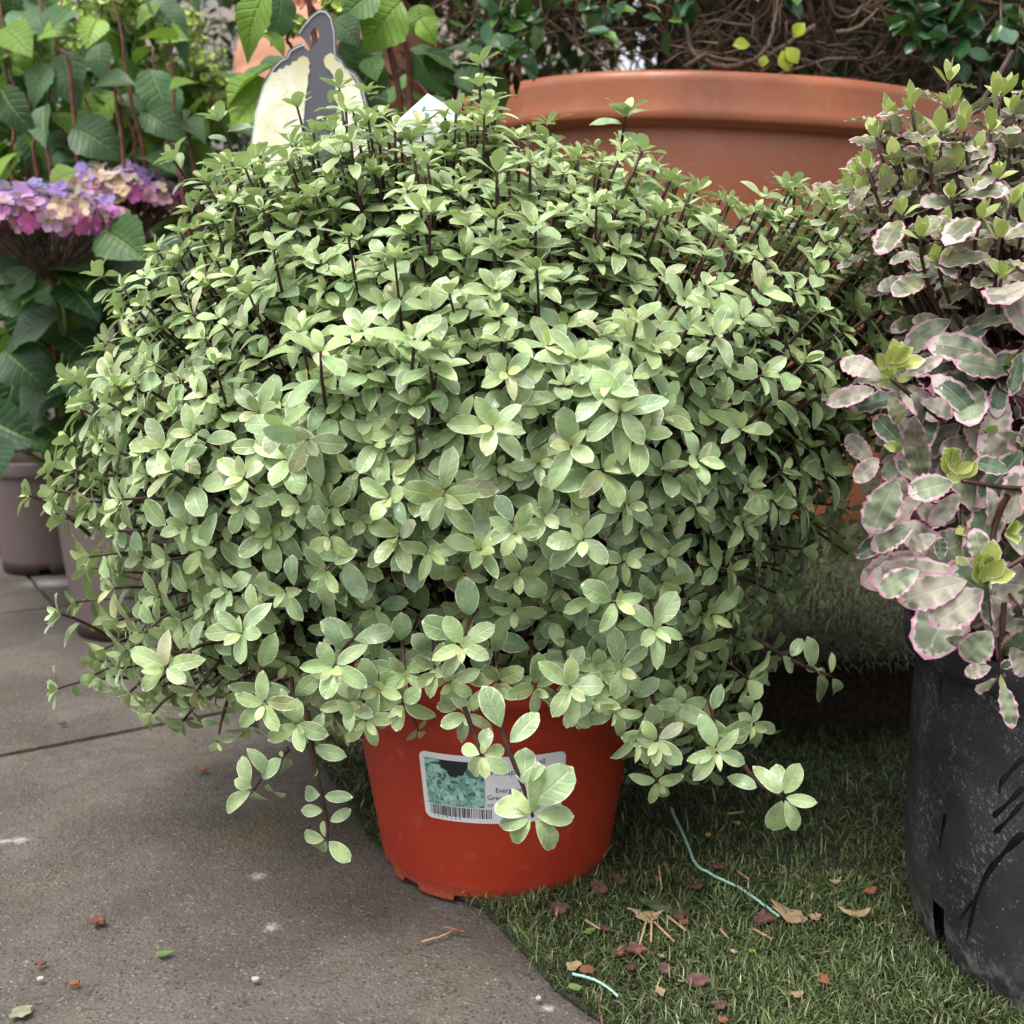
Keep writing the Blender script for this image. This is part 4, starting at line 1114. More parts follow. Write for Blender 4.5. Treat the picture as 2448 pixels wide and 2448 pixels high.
OUT = [(540, 235), (600, 185), (650, 165), (710, 180), (760, 215), (830, 195), (870, 145), (905, 125), (945, 170), (970, 225), (1040, 215), (1080, 240), (1130, 245), (1200, 240), (1240, 262), (1290, 300), (1380, 345), (1440, 365), (1500, 330), (1560, 350), (1620, 335), (1740, 375), (1810, 450), (1805, 600), (1790, 700), (1745, 780), (1705, 860), (1655, 935), (1600, 1000), (1560, 1065), (1525, 1125), (1480, 1190), (1500, 1260), (1460, 1330), (1465, 1400), (1400, 1450), (1330, 1510), (1200, 1500), (1165, 1385), (1100, 1395), (1010, 1370), (900, 1325), (820, 1285), (790, 1290), (700, 1345), (690, 1400), (620, 1440), (540, 1400), (440, 1400), (390, 1370), (310, 1390), (240, 1390), (190, 1340), (120, 1320), (160, 1240), (180, 1190), (100, 1150), (130, 1110), (90, 1010), (60, 960), (75, 860), (90, 790), (85, 725), (150, 655), (195, 590), (175, 530), (260, 440), (330, 400), (345, 330), (390, 280), (440, 265), (500, 265)]
def star(outline, c):
    th = np.array([math.atan2(y - c[1], x - c[0]) for x, y in outline]); r = np.array([math.hypot(y - c[1], x - c[0]) for x, y in outline])
    o = np.argsort(th); th, r = th[o], r[o]
    th = np.concatenate([th - 2 * math.pi, th, th + 2 * math.pi]); r = np.tile(r, 3)
    return lambda a: np.interp(a, th, r)
def main_shrub():
    lv = Leaves(); st = []
    e = empty('silvery_shrub', (PC[0], PC[1], PH - .03), 'large domed shrub with small silvery green cream-edged leaves in the red pot', 'shrub')
    root = PC + np.array([0, 0, PH - .035])
    c = (890, 800); rf = star(OUT, c); Yc = 1.06
    def place(front, smax, dmin, N_, layer=1.0, count=None):
        acc = []
        tries = 0
        while len(acc) < N_ and tries < N_ * 60:
            tries += 1
            a = rng.uniform(-math.pi, math.pi); s = math.sqrt(rng.random()) * smax
            r = (rf(a) - 34) * s
            x, y = c[0] + r * math.cos(a), c[1] + r * math.sin(a)
            dm = dmin * (1.0 if y > 500 else .88) * (1.1 if y > 900 else 1)
            if any((x - q[0]) ** 2 + (y - q[1]) ** 2 < dm * dm for q in acc): continue
            if front and 735 < x < 870 and 165 < y < 275 and rng.random() < .6: continue
            acc.append((x, y, s, a))
        return acc
    def clump(x, y): return math.sin(x * .031 + 1.7 * math.sin(y * .019)) * math.sin(y * .037 + 1.3 * math.sin(x * .023 + 1))
    def emit(acc, front, depth, jit, scale=1.0, nl=9):
        for (x, y, s, a) in acc:
            cl = clump(x, y)
            if front and cl < -.45 and s < .85 and rng.random() < .75: continue
            w_ = math.sqrt(max(0, 1 - min(1, s) ** 2))
            fy = (y - 100) / 1350.0       # 0 top .. 1 bottom
            A = (.27 if front else -.26) * (1.0 if fy > .45 else .75 + .55 * fy)
            Y = Yc - A * w_ * depth - (.028 * cl if front else 0) + rng.normal(0, jit)
            p = P(x * K_, y * K_, Y)
            # outward normal of the dome, in world terms
            ox, oz = math.cos(a) * s, -math.sin(a) * s
            nr = unit(np.array([ox, (-w_ if front else w_), oz]))
            upw = np.interp(fy, [0, .35, .7, 1.0], [1.3, .75, .22, -.1])
            td = unit(nr * 1.0 + np.array([0, -.12 if front else 0, upw]) + .22 * rng.normal(size=3))
            if p[2] < .03: continue
            ln = rng.uniform(.10, .16)
            mid = p - td * ln * .9 + np.array([0, 0, -.01])
            q = root + np.array([ox, -w_ if front else w_, 0]) * .10 * rng.random() + rng.normal(0, .012, 3)
            # inner bend so that stems spread first, then rise
            b0 = q + (mid - q) * .25
            L = rng.uniform(.024, .037) * scale * np.interp(fy, [0, .35, .6, 1], [.88, .93, 1.0, 1.04])
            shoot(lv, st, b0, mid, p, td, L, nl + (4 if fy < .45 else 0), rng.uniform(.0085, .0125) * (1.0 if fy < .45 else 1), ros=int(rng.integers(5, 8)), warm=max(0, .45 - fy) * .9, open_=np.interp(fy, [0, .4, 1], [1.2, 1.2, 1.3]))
    emit(place(True, 1.0, 47, 540), True, 1.0, .020, 1.07, 8)
    # taller wands that stand clear of the dome, dark stem showing between the leaf whorls
    for (x, y, s, a) in place(True, .98, 84, 70):
        fy = (y - 100) / 1350.0
        if fy > .5 or (690 < x < 900 and y < 330) or rng.random() < fy or (x > 1250 and rng.random() < .6): continue
        w_ = math.sqrt(max(0, 1 - s * s)); Y = Yc - .27 * w_ - .03
        lift = rng.uniform(4, 34) * (1 if fy < .3 else .6)
        p = P(x * K_, (y - lift) * K_, Y); side = -1 if x < 500 else 1 if x > 1450 else 0
        td = np.array([.25 * math.cos(a) * s + .1 * rng.normal(), -.22 * w_, 1]); b0 = p - unit(td) * .13 + np.array([0, .05, 0])
        shoot(lv, st, b0, (p + b0) / 2 + .006 * rng.normal(size=3), p, td, rng.uniform(.025, .033), 6, .0165, ros=6, warm=.35, open_=1.1, r0=.0016, stem_r=.0011)
    emit(place(True, .95, 62, 230), True, .82, .02, 1.05, 8)
    emit(place(True, .92, 60, 230), True, .58, .03, .95, 9)
    emit(place(False, 1.0, 62, 260), False, .9, .03, .95, 8)
    emit([q for q in place(True, 1.0, 40, 700) if q[1] < 420][:150], True, .25, .05, 1.0, 9)
    # sprays that leave the outline: (tip px, py in 1932 units, depth, stem start px, py, dir, L)
    D = [((x_, y_), .80 + .0, (x_ - 10, y_ - 90), (rng.normal(0, .3), -1, rng.uniform(-.3, .1)), rng.uniform(.027, .034), 6) for x_, y_ in
         ((715, 1300), (765, 1275), (820, 1262), (1010, 1300), (1120, 1320), (1160, 1345), (1080, 1335), (690, 1360), (940, 1290), (1200, 1400), (1130, 1270), (850, 1290), (760, 1330), (660, 1330), (1240, 1400), (1350, 1420), (560, 1370), (500, 1330))]
    D += [
         ((1240, 1478), .86, (1210, 1350), (0, -1, -.3), .030, 5), ((790, 1380), .86, (740, 1290), (.5, -.8, -.3), .014, 5), ((112, 1158), 1.02, (230, 1220), (-.9, -.5, .1), .031, 3),
         ((108, 1300), 1.0, (260, 1280), (-.9, -.5, .1), .027, 6), ((410, 1400), .9, (440, 1300), (-.1, -.8, -.6), .018, 6), ((1180, 220), 1.1, (1170, 300), (0, -.2, 1), .040, 3), ((880, 1350), .80, (870, 1290), (0, -1, .2), .03, 5), ((700, 1350), .84, (640, 1280), (.2, -1, -.1), .026, 6),
         ((310, 1262), .80, (420, 1210), (-.15, -1, .15), .036, 3), ((870, 1222), .755, (900, 1150), (0, -1, .25), .034, 4), ((630, 1260), .78, (680, 1200), (-.1, -1, .2), .034, 4), ((1075, 1300), .78, (1060, 1220), (0.05, -1, .25), .034, 4), ((1170, 1262), .80, (1150, 1200), (.1, -1, .15), .034, 4),
         ((455, 1195), .80, (520, 1130), (-.1, -1, .3), .032, 3), ((1100, 1020), .78, (1080, 960), (0, -.9, .5), .035, 4), ((905, 1040), .775, (930, 960), (0, -.9, .5), .034, 4), ((1235, 1190), .8, (1220, 1120), (.1, -1, .3), .034, 4), ((1420, 1370), .90, (1400, 1280), (.2, -1, 0), .028, 6), ((1280, 1340), .87, (1270, 1260), (0, -1, .1), .028, 6),
         ((905, 120), 1.12, (930, 260), (-.05, 0, 1), .030, 9), ((640, 165), 1.15, (660, 300), (-.05, 0, 1), .028, 8), ((690, 175), 1.1, (720, 300), (-.05, 0, 1), .028, 8), ((1035, 235), 1.08, (1045, 320), (0, 0, 1), .028, 6), ((325, 300), 1.08, (400, 430), (-.5, 0, 1), .030, 8), ((415, 225), 1.1, (460, 360), (-.3, 0, 1), .030, 9), ((560, 200), 1.1, (590, 330), (-.2, 0, 1), .028, 8),
         ((1500, 350), 1.12, (1490, 450), (0, 0, 1), .028, 7), ((190, 520), 1.05, (290, 650), (-.8, 0, .8), .030, 8), ((130, 715), 1.02, (260, 830), (-.9, -.1, .5), .030, 7), ((55, 935), 1.0, (170, 1010), (-1, -.1, .3), .026, 5), ((100, 885), 1.0, (200, 950), (-1, -.1, .3), .026, 5)]
    for (tp, Y, b, d, L, nl) in D:
        p = P(tp[0] * K_, tp[1] * K_, Y); q = P(b[0] * K_, b[1] * K_, Y + .05)
        nlz = nl
        shoot(lv, st, q, (p + q) / 2 + np.array([0, -.005, .012]), p, np.array(d) + .08 * rng.normal(size=3), L, nlz, .014 if L < .03 else .012, ros=7 if L > .02 else 5, r0=.0021, stem_r=.0011, open_=1.35 if d[1] < -.6 else 1.0)
    for k in range(46):
        x, y = rng.uniform(1440, 1640), rng.uniform(930, 1150)
        if y > 1150 - (x - 1440) * .45: continue
        p = P(x * K_, y * K_, rng.uniform(1.08, 1.22)); b0 = p + np.array([-.10, -.03, .05])
        shoot(lv, st, b0, (p + b0) / 2 + np.array([0, 0, .015]), p, np.array([.7, -.2, -.4]) + .3 * rng.normal(size=3), rng.uniform(.026, .034), 7, .011, ros=5, r0=.0018)
    def hero(Y, stem, leaves, r0=.0024, K2=1.0):
        st.append((catmull([P(x, y, Y + .006 * (1 - i / max(1, len(stem) - 1))) for i, (x, y) in enumerate(stem)], 6), None))
        c = st[-1][0]; st[-1] = (c, np.linspace(r0, .0015, len(c)))
        for (bx, by, tx, ty, wf, young) in leaves:
            p0 = P(bx, by, Y - .001); p1 = P(tx, ty, Y + rng.uniform(-.014, .012)); d = p1 - p0; L = np.linalg.norm(d)
            col = (YOUNG * .7 + SAGE_TOP * .3) if young == 2 else (SAGE_TOP if young else SAGE) * rng.uniform(.9, 1.08)
            lv.add(int(rng.integers(6)), p0, d, unit(np.array([rng.normal(0, .3), -1, rng.uniform(.25, .7)])), L, col, wf * .86)
    hero(.72, [(1190, 1715), (1215, 1790), (1250, 1880), (1274, 1953)], [(1270, 1955, 1177, 1975, 1.3, 0), (1265, 1930, 1362, 1840, 1.35, 0), (1274, 1950, 1310, 1845, 1.2, 1), (1272, 1950, 1173, 1905, 1.25, 1), (1276, 1955, 1345, 2036, 1.15, 1), (1276, 1950, 1380, 1950, 1.2, 1), (1272, 1953, 1200, 2030, 1.2, 1), (1272, 1948, 1230, 1898, 1.1, 2),
          (1250, 1880, 1255, 1780, 1.45, 0), (1215, 1780, 1290, 1700, 1.2, 0), (1200, 1745, 1165, 1640, 1.2, 0), (1245, 1870, 1300, 1830, 1.3, 0)])
    hero(.755, [(1110, 1690), (1135, 1760), (1152, 1806)], [(1150, 1810, 1220, 1845, 1.3, 0), (1152, 1803, 1165, 1738, 1.3, 0), (1150, 1805, 1094, 1780, 1.3, 1), (1152, 1805, 1216, 1788, 1.3, 1), (1150, 1808, 1118, 1860, 1.35, 1), (1152, 1808, 1162, 1860, 1.4, 2), (1152, 1804, 1158, 1776, 1.4, 2)])
    hero(.80, [(1760, 1800), (1810, 1870), (1872, 1906)], [(1814, 1885, 1742, 1850, 1.3, 0), (1868, 1900, 1850, 1820, 1.3, 0), (1868, 1902, 1808, 1824, 1.2, 1), (1874, 1902, 1912, 1826, 1.3, 1), (1874, 1906, 1956, 1922, 1.15, 1), (1873, 1908, 1921, 1993, 1.05, 1), (1870, 1908, 1848, 1997, 1.3, 1)])
    hero(.92, [(1800, 1520), (1863, 1561), (1930, 1595), (1989, 1617)], [(1890, 1572, 1920, 1522, 1.5, 0), (1942, 1598, 1948, 1532, 1.3, 0), (1950, 1600, 1988, 1622, 1.4, 1), (1952, 1612, 1984, 1684, 1.4, 0), (1988, 1618, 2028, 1684, 1.0, 1), (1985, 1612, 1998, 1562, .9, 1), (1960, 1605, 1920, 1590, 1.1, 0), (1870, 1565, 1900, 1610, 1.2, 0)])
    hero(.84, [(735, 1700), (745, 1790), (765, 1880), (781, 1962), (782, 2005)], [(770, 1900, 706, 1898, 1.2, 0), (772, 1904, 840, 1905, 1.1, 0), (775, 1938, 716, 1938, 1.3, 0), (786, 1966, 842, 1934, 1.3, 0), (780, 2008, 700, 1994, 1.1, 1), (781, 2005, 772, 1960, 1.3, 1), (783, 2008, 838, 2062, 1.3, 1), (781, 2008, 748, 2052, 1.2, 1), (762, 1848, 740, 1840, 1.8, 0), (748, 1785, 826, 1812, 1.25, 0), (742, 1770, 665, 1745, 1.2, 0), (745, 1775, 760, 1712, 1.3, 0)])
    hero(.83, [(690, 1790), (640, 1840), (605, 1888)], [(605, 1888, 502, 1948, .95, 1), (605, 1885, 562, 1868, 1.3, 1), (608, 1890, 622, 1935, 1.5, 1), (640, 1870, 655, 1932, 1.3, 0), (600, 1880, 565, 1812, 1.2, 1), (625, 1865, 660, 1815, 1.3, 0), (640, 1850, 610, 1795, 1.3, 0), (680, 1810, 695, 1852, 1.3, 0), (675, 1812, 670, 1795, 1.4, 0)])
    # main limbs
    for i in range(16):
        a = i * .3927; r = rng.uniform(.02, .07)
        q = root + np.array([r * math.cos(a) * .5, r * math.sin(a) * .5, -.01]); t = q + np.array([.30 * math.cos(a), .20 * math.sin(a), rng.uniform(.05, .38)])
        st.append((bez(q, q + np.array([.02 * math.cos(a), .02 * math.sin(a), .18]), t * np.array([.6, 1, 1]) + np.array([0, .06, 0]), 12), np.linspace(.006, .002, 12)))
    tubes('stems', st, M['stem'], e, 6)
    lv.build('leaves', TPL_SAGE, M['sage'], e)
    print('main leaves', len(lv.d))
main_shrub()

# ================================================================= BLACK POT + PINK EDGED SHRUB
def black_mat():
    m, nt, b, o = new_mat('weathered_black_plastic'); n = N(nt)
    o_ = n.obj()
    col = n.mix(n.step(n.noise(8, 4), .35, .7), (0.014, 0.015, 0.020), (0.040, 0.040, 0.044))
    # dusty splash marks: short fibres and specks
    gate = n.step(n.noise(22, 5, .7), .44, .64)
    for k, rot in enumerate(((.3, .4, .2), (1.2, .1, .8), (.1, 1.0, 1.7))):
        v = n.mapping(n.mapping(o_, rot=rot, loc=(k, 0, 0)), sc=(1, 1, .3))
        sp_ = n.voro(210, vec=v)
        col = n.mix(n.math('MULTIPLY', n.math('MULTIPLY', n.step(sp_, .26, .14), gate), .45), col, (0.27, 0.25, 0.25))
    col = n.mix(n.math('MULTIPLY', n.step(n.voro(120), .09, .04), .8), col, (0.38, 0.36, 0.34))
    col = n.mix(n.math('MULTIPLY', n.math('MULTIPLY', n.step(n.noise(300, 3, .8), .5, .75), gate), .55), col, (0.22, 0.21, 0.22))
    z = n.sep(o_)[2]
    wear = n.math('MULTIPLY', n.step(n.math('ADD', z, n.math('MULTIPLY', n.noise(25, 5, .7), .07)), .092, .055), n.step(n.noise(40, 5, .7), .42, .62))
    col = n.mix(n.math('MULTIPLY', wear, .6), col, (0.28, 0.26, 0.26))
    n._set(b.inputs['Base Color'], col)
    n._set(b.inputs['Roughness'], n.math('MULTIPLY_ADD', gate, .25, .5))
    n._set(b.inputs['Normal'], n.bump(n.noise(160, 4), .2, .002))
    return m
M['black'] = black_mat()
BC = np.array([.574, .838, 0]); BR = .216; BH = .285
def black_pot():
    e = empty('plant_pot', tuple(BC), 'big scuffed black plastic pot with dark drips and a drainage hole at right', 'plant pot')
    r = BR
    pr = [(r * .80, .008), (r * .915, .002), (r * .935, 0.0), (r * .952, .004), (r * .958, .012), (r * .962, .016), (r * .972, .022), (r * .980, .03), (r * .988, .04), (r * .994, .055), (r * 1.0, .08), (r * 1.001, .11), (r * 1.002, .16), (r * 1.002, .2), (r * 1.0, .25), (r * 1.0, BH - .032), (r * 1.003, BH - .029), (r * 1.045, BH - .026), (r * 1.055, BH - .018), (r * 1.055, BH - .004), (r * 1.05, BH), (r * 1.03, BH), (r * 1.02, BH - .01), (r * .99, BH - .04), (r * .95, BH - .1)]
    n = 240
    V, Fq, UV = lathe(pr, n); 
    m_ = len(pr)
    # drainage hole: drop faces around one angle near the foot
    a0 = math.atan2(G(2268, 2300)[1] - BC[1], G(2268, 2300)[0] - BC[0])
    keep = []
    for f in Fq:
        p = V[f].mean(0); th = math.atan2(p[1], p[0]); d = (th - a0 + math.pi) % (2 * math.pi) - math.pi
        if abs(d) < .045 and .005 < p[2] < .048 and math.hypot(p[0], p[1]) > r * .9: continue
        keep.append(f)
    V += BC
    body = link('pot_body', mesh_np('pot_body', V, np.array(keep), UV), M['black'], e)
    V2, F2, U2 = lathe([(r * .9, .01), (r * .9, .1)], 64); V2 += BC
    link('root_ball', mesh_np('root_ball', V2, F2, U2), M['soil'], e)
    V3, F3, U3 = lathe([(0.001, BH - .05), (r * .6, BH - .052), (r * .96, BH - .06)], 48); V3 += BC
    link('soil', mesh_np('soil', V3, F3, U3), M['soil'], e)
    # wet drips: glossy dark runs following the wall
    drip = simple('wet_drip', (0.004, 0.004, 0.007), .12, spec=.6, bump=0)
    def wall(px, py):
        # intersect view ray with the pot wall
        a = (px - 1224) / F; b = (1224 - py) / F
        d = np.array([a, cp + b * sp, -sp + b * cp]); o = np.array([0, 0, H]) - BC
        A = d[0] ** 2 + d[1] ** 2; B = 2 * (o[0] * d[0] + o[1] * d[1]); Cq = o[0] ** 2 + o[1] ** 2 - (r * 1.001) ** 2
        disc = max(0, B * B - 4 * A * Cq)
        t = (-B - math.sqrt(disc)) / (2 * A); return np.array([0, 0, H]) + d * t
    runs = []
    for pts, w0, w1 in ((((2262, 1945), (2252, 1990), (2247, 2030)), .0045, .0015), (((2448, 1810), (2420, 1840), (2395, 1870), (2390, 1895)), .004, .003), (((2448, 1880), (2410, 1920), (2375, 1952)), .0035, .0035), (((2448, 1915), (2410, 1960), (2378, 1992)), .003, .0035),
                        (((2448, 1990), (2400, 2040), (2360, 2090), (2330, 2160), (2310, 2250)), .0055, .002), (((2330, 2150), (2290, 2200)), .002, .001), (((2250, 1600), (2248, 1680)), .0015, .002)):
        c = catmull([wall(*p) for p in pts], 8); runs.append((c, np.linspace(w0, w1, len(c))))
    for c, wd in runs:
        nrm = c - BC; nrm[:, 2] = 0; nrm /= np.linalg.norm(nrm, axis=1, keepdims=True)
        T = np.gradient(c, axis=0); T /= np.linalg.norm(T, axis=1, keepdims=True) + 1e-9
        S_ = np.cross(nrm, T)
        wd = wd * .48 * (1 + .3 * np.sin(np.arange(len(c)) * .55)); wd[0] *= .3; wd[-1] *= .5
        l = c + S_ * wd[:, None] + nrm * .0004; rgt = c - S_ * wd[:, None] + nrm * .0004; md = c + nrm * .0011
        Fs = []
        for i in range(len(c) - 1):
            a = i * 3; Fs += [(a, a + 1, a + 4, a + 3), (a + 1, a + 2, a + 5, a + 4)]
        link('drip_mark', mesh_np('drip_mark', np.stack([l, md, rgt], 1).reshape(-1, 3), Fs), drip, e)
black_pot()

TPL_PINK = [leaf_tpl(w_, pk, 17, 7, a, f, wv * .4, 4, tw, 0.02, 14, petiole=.10, ph=p_, rag=.07, blunt=2.0) for w_, pk, a, f, wv, tw, p_ in
            ((.23, .56, .12, .12, .3, .1, 0), (.26, .58, .3, .1, .35, -.2, 1), (.21, .55, .05, .2, .4, .25, 2), (.24, .6, .45, .05, .3, 0, 3))]
TPL_YNG = [leaf_tpl(.25, .58, 7, 5, a, f, petiole=.05) for a, f in ((-.15, .35), (-.3, .2), (.1, .3))]
def pink_shrub():
    e = empty('pink_edged_shrub', (BC[0], BC[1], BH - .06), 'shrub with wavy grey-green leaves edged pink in the scuffed black pot', 'shrub')
    lv, yl, st = Leaves(), Leaves(), []
    root = BC + np.array([0, 0, BH - .06])
    GR = np.array([0.27, 0.31, 0.205]); PK = np.array([0.41, 0.365, 0.305]); OL = np.array([0.25, 0.26, 0.14]); PU = np.array([0.085, 0.02, 0.045]); DG = np.array([0.12, 0.18, 0.11])
    def sh(p, td, L, n, fy, tipn=5, q=None):
        td = unit(td)
        if q is None: q = root + (p - root) * .3 * np.array([1, 1, 1]) + rng.normal(0, .01, 3)
        mid = p - td * rng.uniform(.08, .12)
        c = bez(q, mid, p, 12); st.append((c, np.linspace(.0026, .0012, 12)))
        a1 = perp(td); a2 = np.cross(td, a1); ph0 = rng.uniform(0, 6.28)
        cr = c[::-1]; cum = np.concatenate([[0], np.cumsum(np.linalg.norm(np.diff(cr, axis=0), axis=1))])
        for i in range(tipn):
            ph = ph0 + i * 2.4; th = .25 + .16 * i
            rad = math.cos(ph) * a1 + math.sin(ph) * a2
            yl.add(int(rng.integers(3)), p - td * .001 * i, math.cos(th) * td + math.sin(th) * rad, math.sin(th) * td - math.cos(th) * rad, rng.uniform(.011, .021), np.array([.46, .54, .19]) * rng.uniform(.85, 1.15), 1.1)
        for i in range(n):
            s = .004 + i * rng.uniform(.008, .013)
            if s > cum[-1] * .85: break
            ph = ph0 + 1 + i * 2.4 + rng.normal(0, .2); th = rng.uniform(1.0, 1.6)
            pp = np.array([np.interp(s, cum, cr[:, k]) for k in range(3)])
            rad = math.cos(ph) * a1 + math.sin(ph) * a2
            zd = unit(math.sin(th) * td - math.cos(th) * rad + (np.array([0, -.7, .45]) if fy > .3 else np.array([0, -.5, .4])) + .42 * rng.normal(size=3))
            u = rng.random()
            col = (OL if rng.random() < .6 else GR) if fy < .33 else (PK if u < .42 else GR if u < .72 else DG)
            if rng.random() < .09 and fy > .35: col = PU
            yd = math.cos(th) * td + math.sin(th) * rad + np.array([0, 0, -.15 * i / 6]) + .2 * rng.normal(size=3)
            lv.add(int(rng.integers(4)), pp, yd, zd, L * rng.uniform(.65, 1.15), col * rng.uniform(.8, 1.15), rng.uniform(.72, 1.05))
    outl = [(1625, 200), (1760, 140), (1900, 140), (2100, 190), (2300, 420), (2380, 800), (2250, 1200), (2050, 1290), (1900, 1240), (1780, 1150), (1700, 1080), (1660, 950), (1640, 800), (1660, 700), (1740, 620), (1720, 500), (1650, 430), (1585, 330)]
    c = (1960, 720); rf = star(outl, c); Yc = .93
    acc = []; tries = 0
    while len(acc) < 250 and tries < 12000:
        tries += 1
        a = rng.uniform(-math.pi, math.pi); s = math.sqrt(rng.random()); r = (rf(a) - 35) * s
        x, y = c[0] + r * math.cos(a), c[1] + r * math.sin(a)
        dm = 44 if y < 450 else 66
        if any((x - q[0]) ** 2 + (y - q[1]) ** 2 < dm * dm for q in acc): continue
        acc.append((x, y, s, a))
    for (x, y, s, a) in acc:
        w_ = math.sqrt(max(0, 1 - s * s)); fy = (y - 100) / 1200
        for front in (1, 0):
            if not front and rng.random() < .45: continue
            Y = Yc - (.16 * (.6 + .5 * fy) if front else -.14) * w_ + rng.normal(0, .02)
            p = P(x * K_, y * K_, Y)
            nr = unit(np.array([math.cos(a) * s, -w_ if front else w_, -math.sin(a) * s]))
            td = unit(nr + np.array([0, -.1, np.interp(fy, [0, .4, 1], [1.6, .7, -.1])]) + .2 * rng.normal(size=3))
            L = rng.uniform(.034, .046) if fy < .33 else rng.uniform(.050, .066)
            sh(p, td, L, 8 if fy < .33 else 7, fy, 5 if fy < .4 else 3)
    # readable sprays
    for (x, y, Y, d, L, n, tn) in ((1680, 710, .86, (-.7, -.5, .5), .056, 6, 8), (1845, 1085, .74, (.1, -1, .35), .070, 6, 9), (1750, 1050, .80, (-.5, -.8, .0), .058, 5, 2), (1900, 1000, .76, (0, -.9, .3), .06, 5, 3), (1930, 1150, .74, (.1, -.9, -.3), .06, 6, 2), (1780, 1130, .80, (-.3, -.8, -.3), .055, 5, 2), (1840, 885, .80, (-.2, -.7, .6), .055, 6, 5), (1690, 985, .84, (-.5, -.7, .2), .05, 5, 3), (1888, 1270, .70, (-.1, -.7, -.7), .050, 5, 1),
                                   (1650, 880, .88, (-.6, -.6, 0), .048, 4, 2), (1790, 440, .9, (0, -.3, 1), .05, 6, 7), (1790, 150, .95, (0, -.1, 1), .036, 7, 5), (1890, 175, .93, (.1, -.1, 1), .038, 6, 6), (1660, 250, .95, (-.4, -.1, 1), .034, 8, 5), (1620, 330, .95, (-.7, -.2, .7), .032, 6, 5)):
        p = P(x * K_, y * K_, Y)
        qq = p + (np.array([.10, .10, .05]) if d[2] > -.5 else np.array([.02, .05, .12]))
        sh(p, np.array(d), L, n, .2 if y < 400 else .6, tn, qq)
    def ph(Y, L_, tipc=None, stem=None):
        for (bx, by, tx, ty, wf, c) in L_:
            p0 = P(bx, by, Y); p1 = P(tx, ty, Y + rng.uniform(-.012, .008)); d = p1 - p0
            lv.add(int(rng.integers(4)), p0, d, unit(np.array([rng.normal(0, .25), -1, rng.uniform(.3, .7)])), np.linalg.norm(d), c * rng.uniform(.92, 1.08), wf * .84)
        if tipc:
            for k in range(9):
                a = rng.uniform(-.3, 3.4); q = P(tipc[0] + rng.normal(0, 12), tipc[1] + rng.normal(0, 12), Y - .012)
                yl.add(int(rng.integers(3)), q, np.array([math.cos(a) * .7, -.4, abs(math.sin(a)) + .2]), np.array([0, -1, .4]), rng.uniform(.016, .027), np.array([.50, .56, .14]) * rng.uniform(.85, 1.15), 1.1)
        if stem:
            c = catmull([P(x, y, Y + .012) for x, y in stem], 6); st.append((c, np.linspace(.0022, .0016, len(c))))
    ph(.70, [(2209, 1357, 2092, 1416, 1.25, GR), (2330, 1384, 2142, 1434, 1.05, PK), (2363, 1401, 2232, 1494, 1.25, PK), (2360, 1410, 2452, 1535, 1.2, PK), (2344, 1359, 2344, 1262, 1.4, GR), (2350, 1380, 2440, 1330, 1.2, PK)], (2348, 1380), [(2500, 1300), (2420, 1350), (2353, 1392)])
    ph(.755, [(2148, 1131, 2081, 1282, 1.45, GR), (2106, 1089, 2042, 1152, 1.5, PK), (2302, 1168, 2225, 1263, 1.2, PK), (2353, 1154, 2414, 1256, 1.3, PK), (2200, 1247, 2083, 1302, 1.1, GR), (2246, 1275, 2167, 1314, 1.2, PK), (2250, 1345, 2246, 1280, 1.5, DG), (2290, 1150, 2170, 1175, 1.5, GR), (2420, 1130, 2330, 1100, 1.3, DG)], (2290, 1130), [(2500, 1170), (2400, 1165), (2300, 1150)])
    ph(.77, [(2102, 926, 1974, 964, 1.0, PK), (2116, 907, 2018, 846, 1.2, PK), (2158, 902, 2256, 852, 1.0, PK), (2167, 935, 2257, 1016, 1.1, PK), (2186, 982, 2184, 1095, 1.25, PK), (2190, 960, 2300, 975, 1.2, PK), (2120, 940, 2170, 1010, 1.4, OL)], (2130, 880), [(2260, 1010), (2190, 955), (2130, 905)])
    ph(.69, [(2379, 1500, 2298, 1590, 1.5, GR), (2377, 1592, 2302, 1612, 1.2, PK), (2390, 1600, 2418, 1580, 1.4, DG), (2392, 1625, 2424, 1745, 1.15, GR), (2410, 1540, 2460, 1620, 1.4, PK)], None, [(2400, 1440), (2395, 1530), (2392, 1625)])
    tubes('stems', st, M['stem'], e, 6)
    lv.build('leaves', TPL_PINK, M['pinkleaf'], e)
    yl.build('young_leaves', TPL_YNG, M['younglime'], e)
pink_shrub()

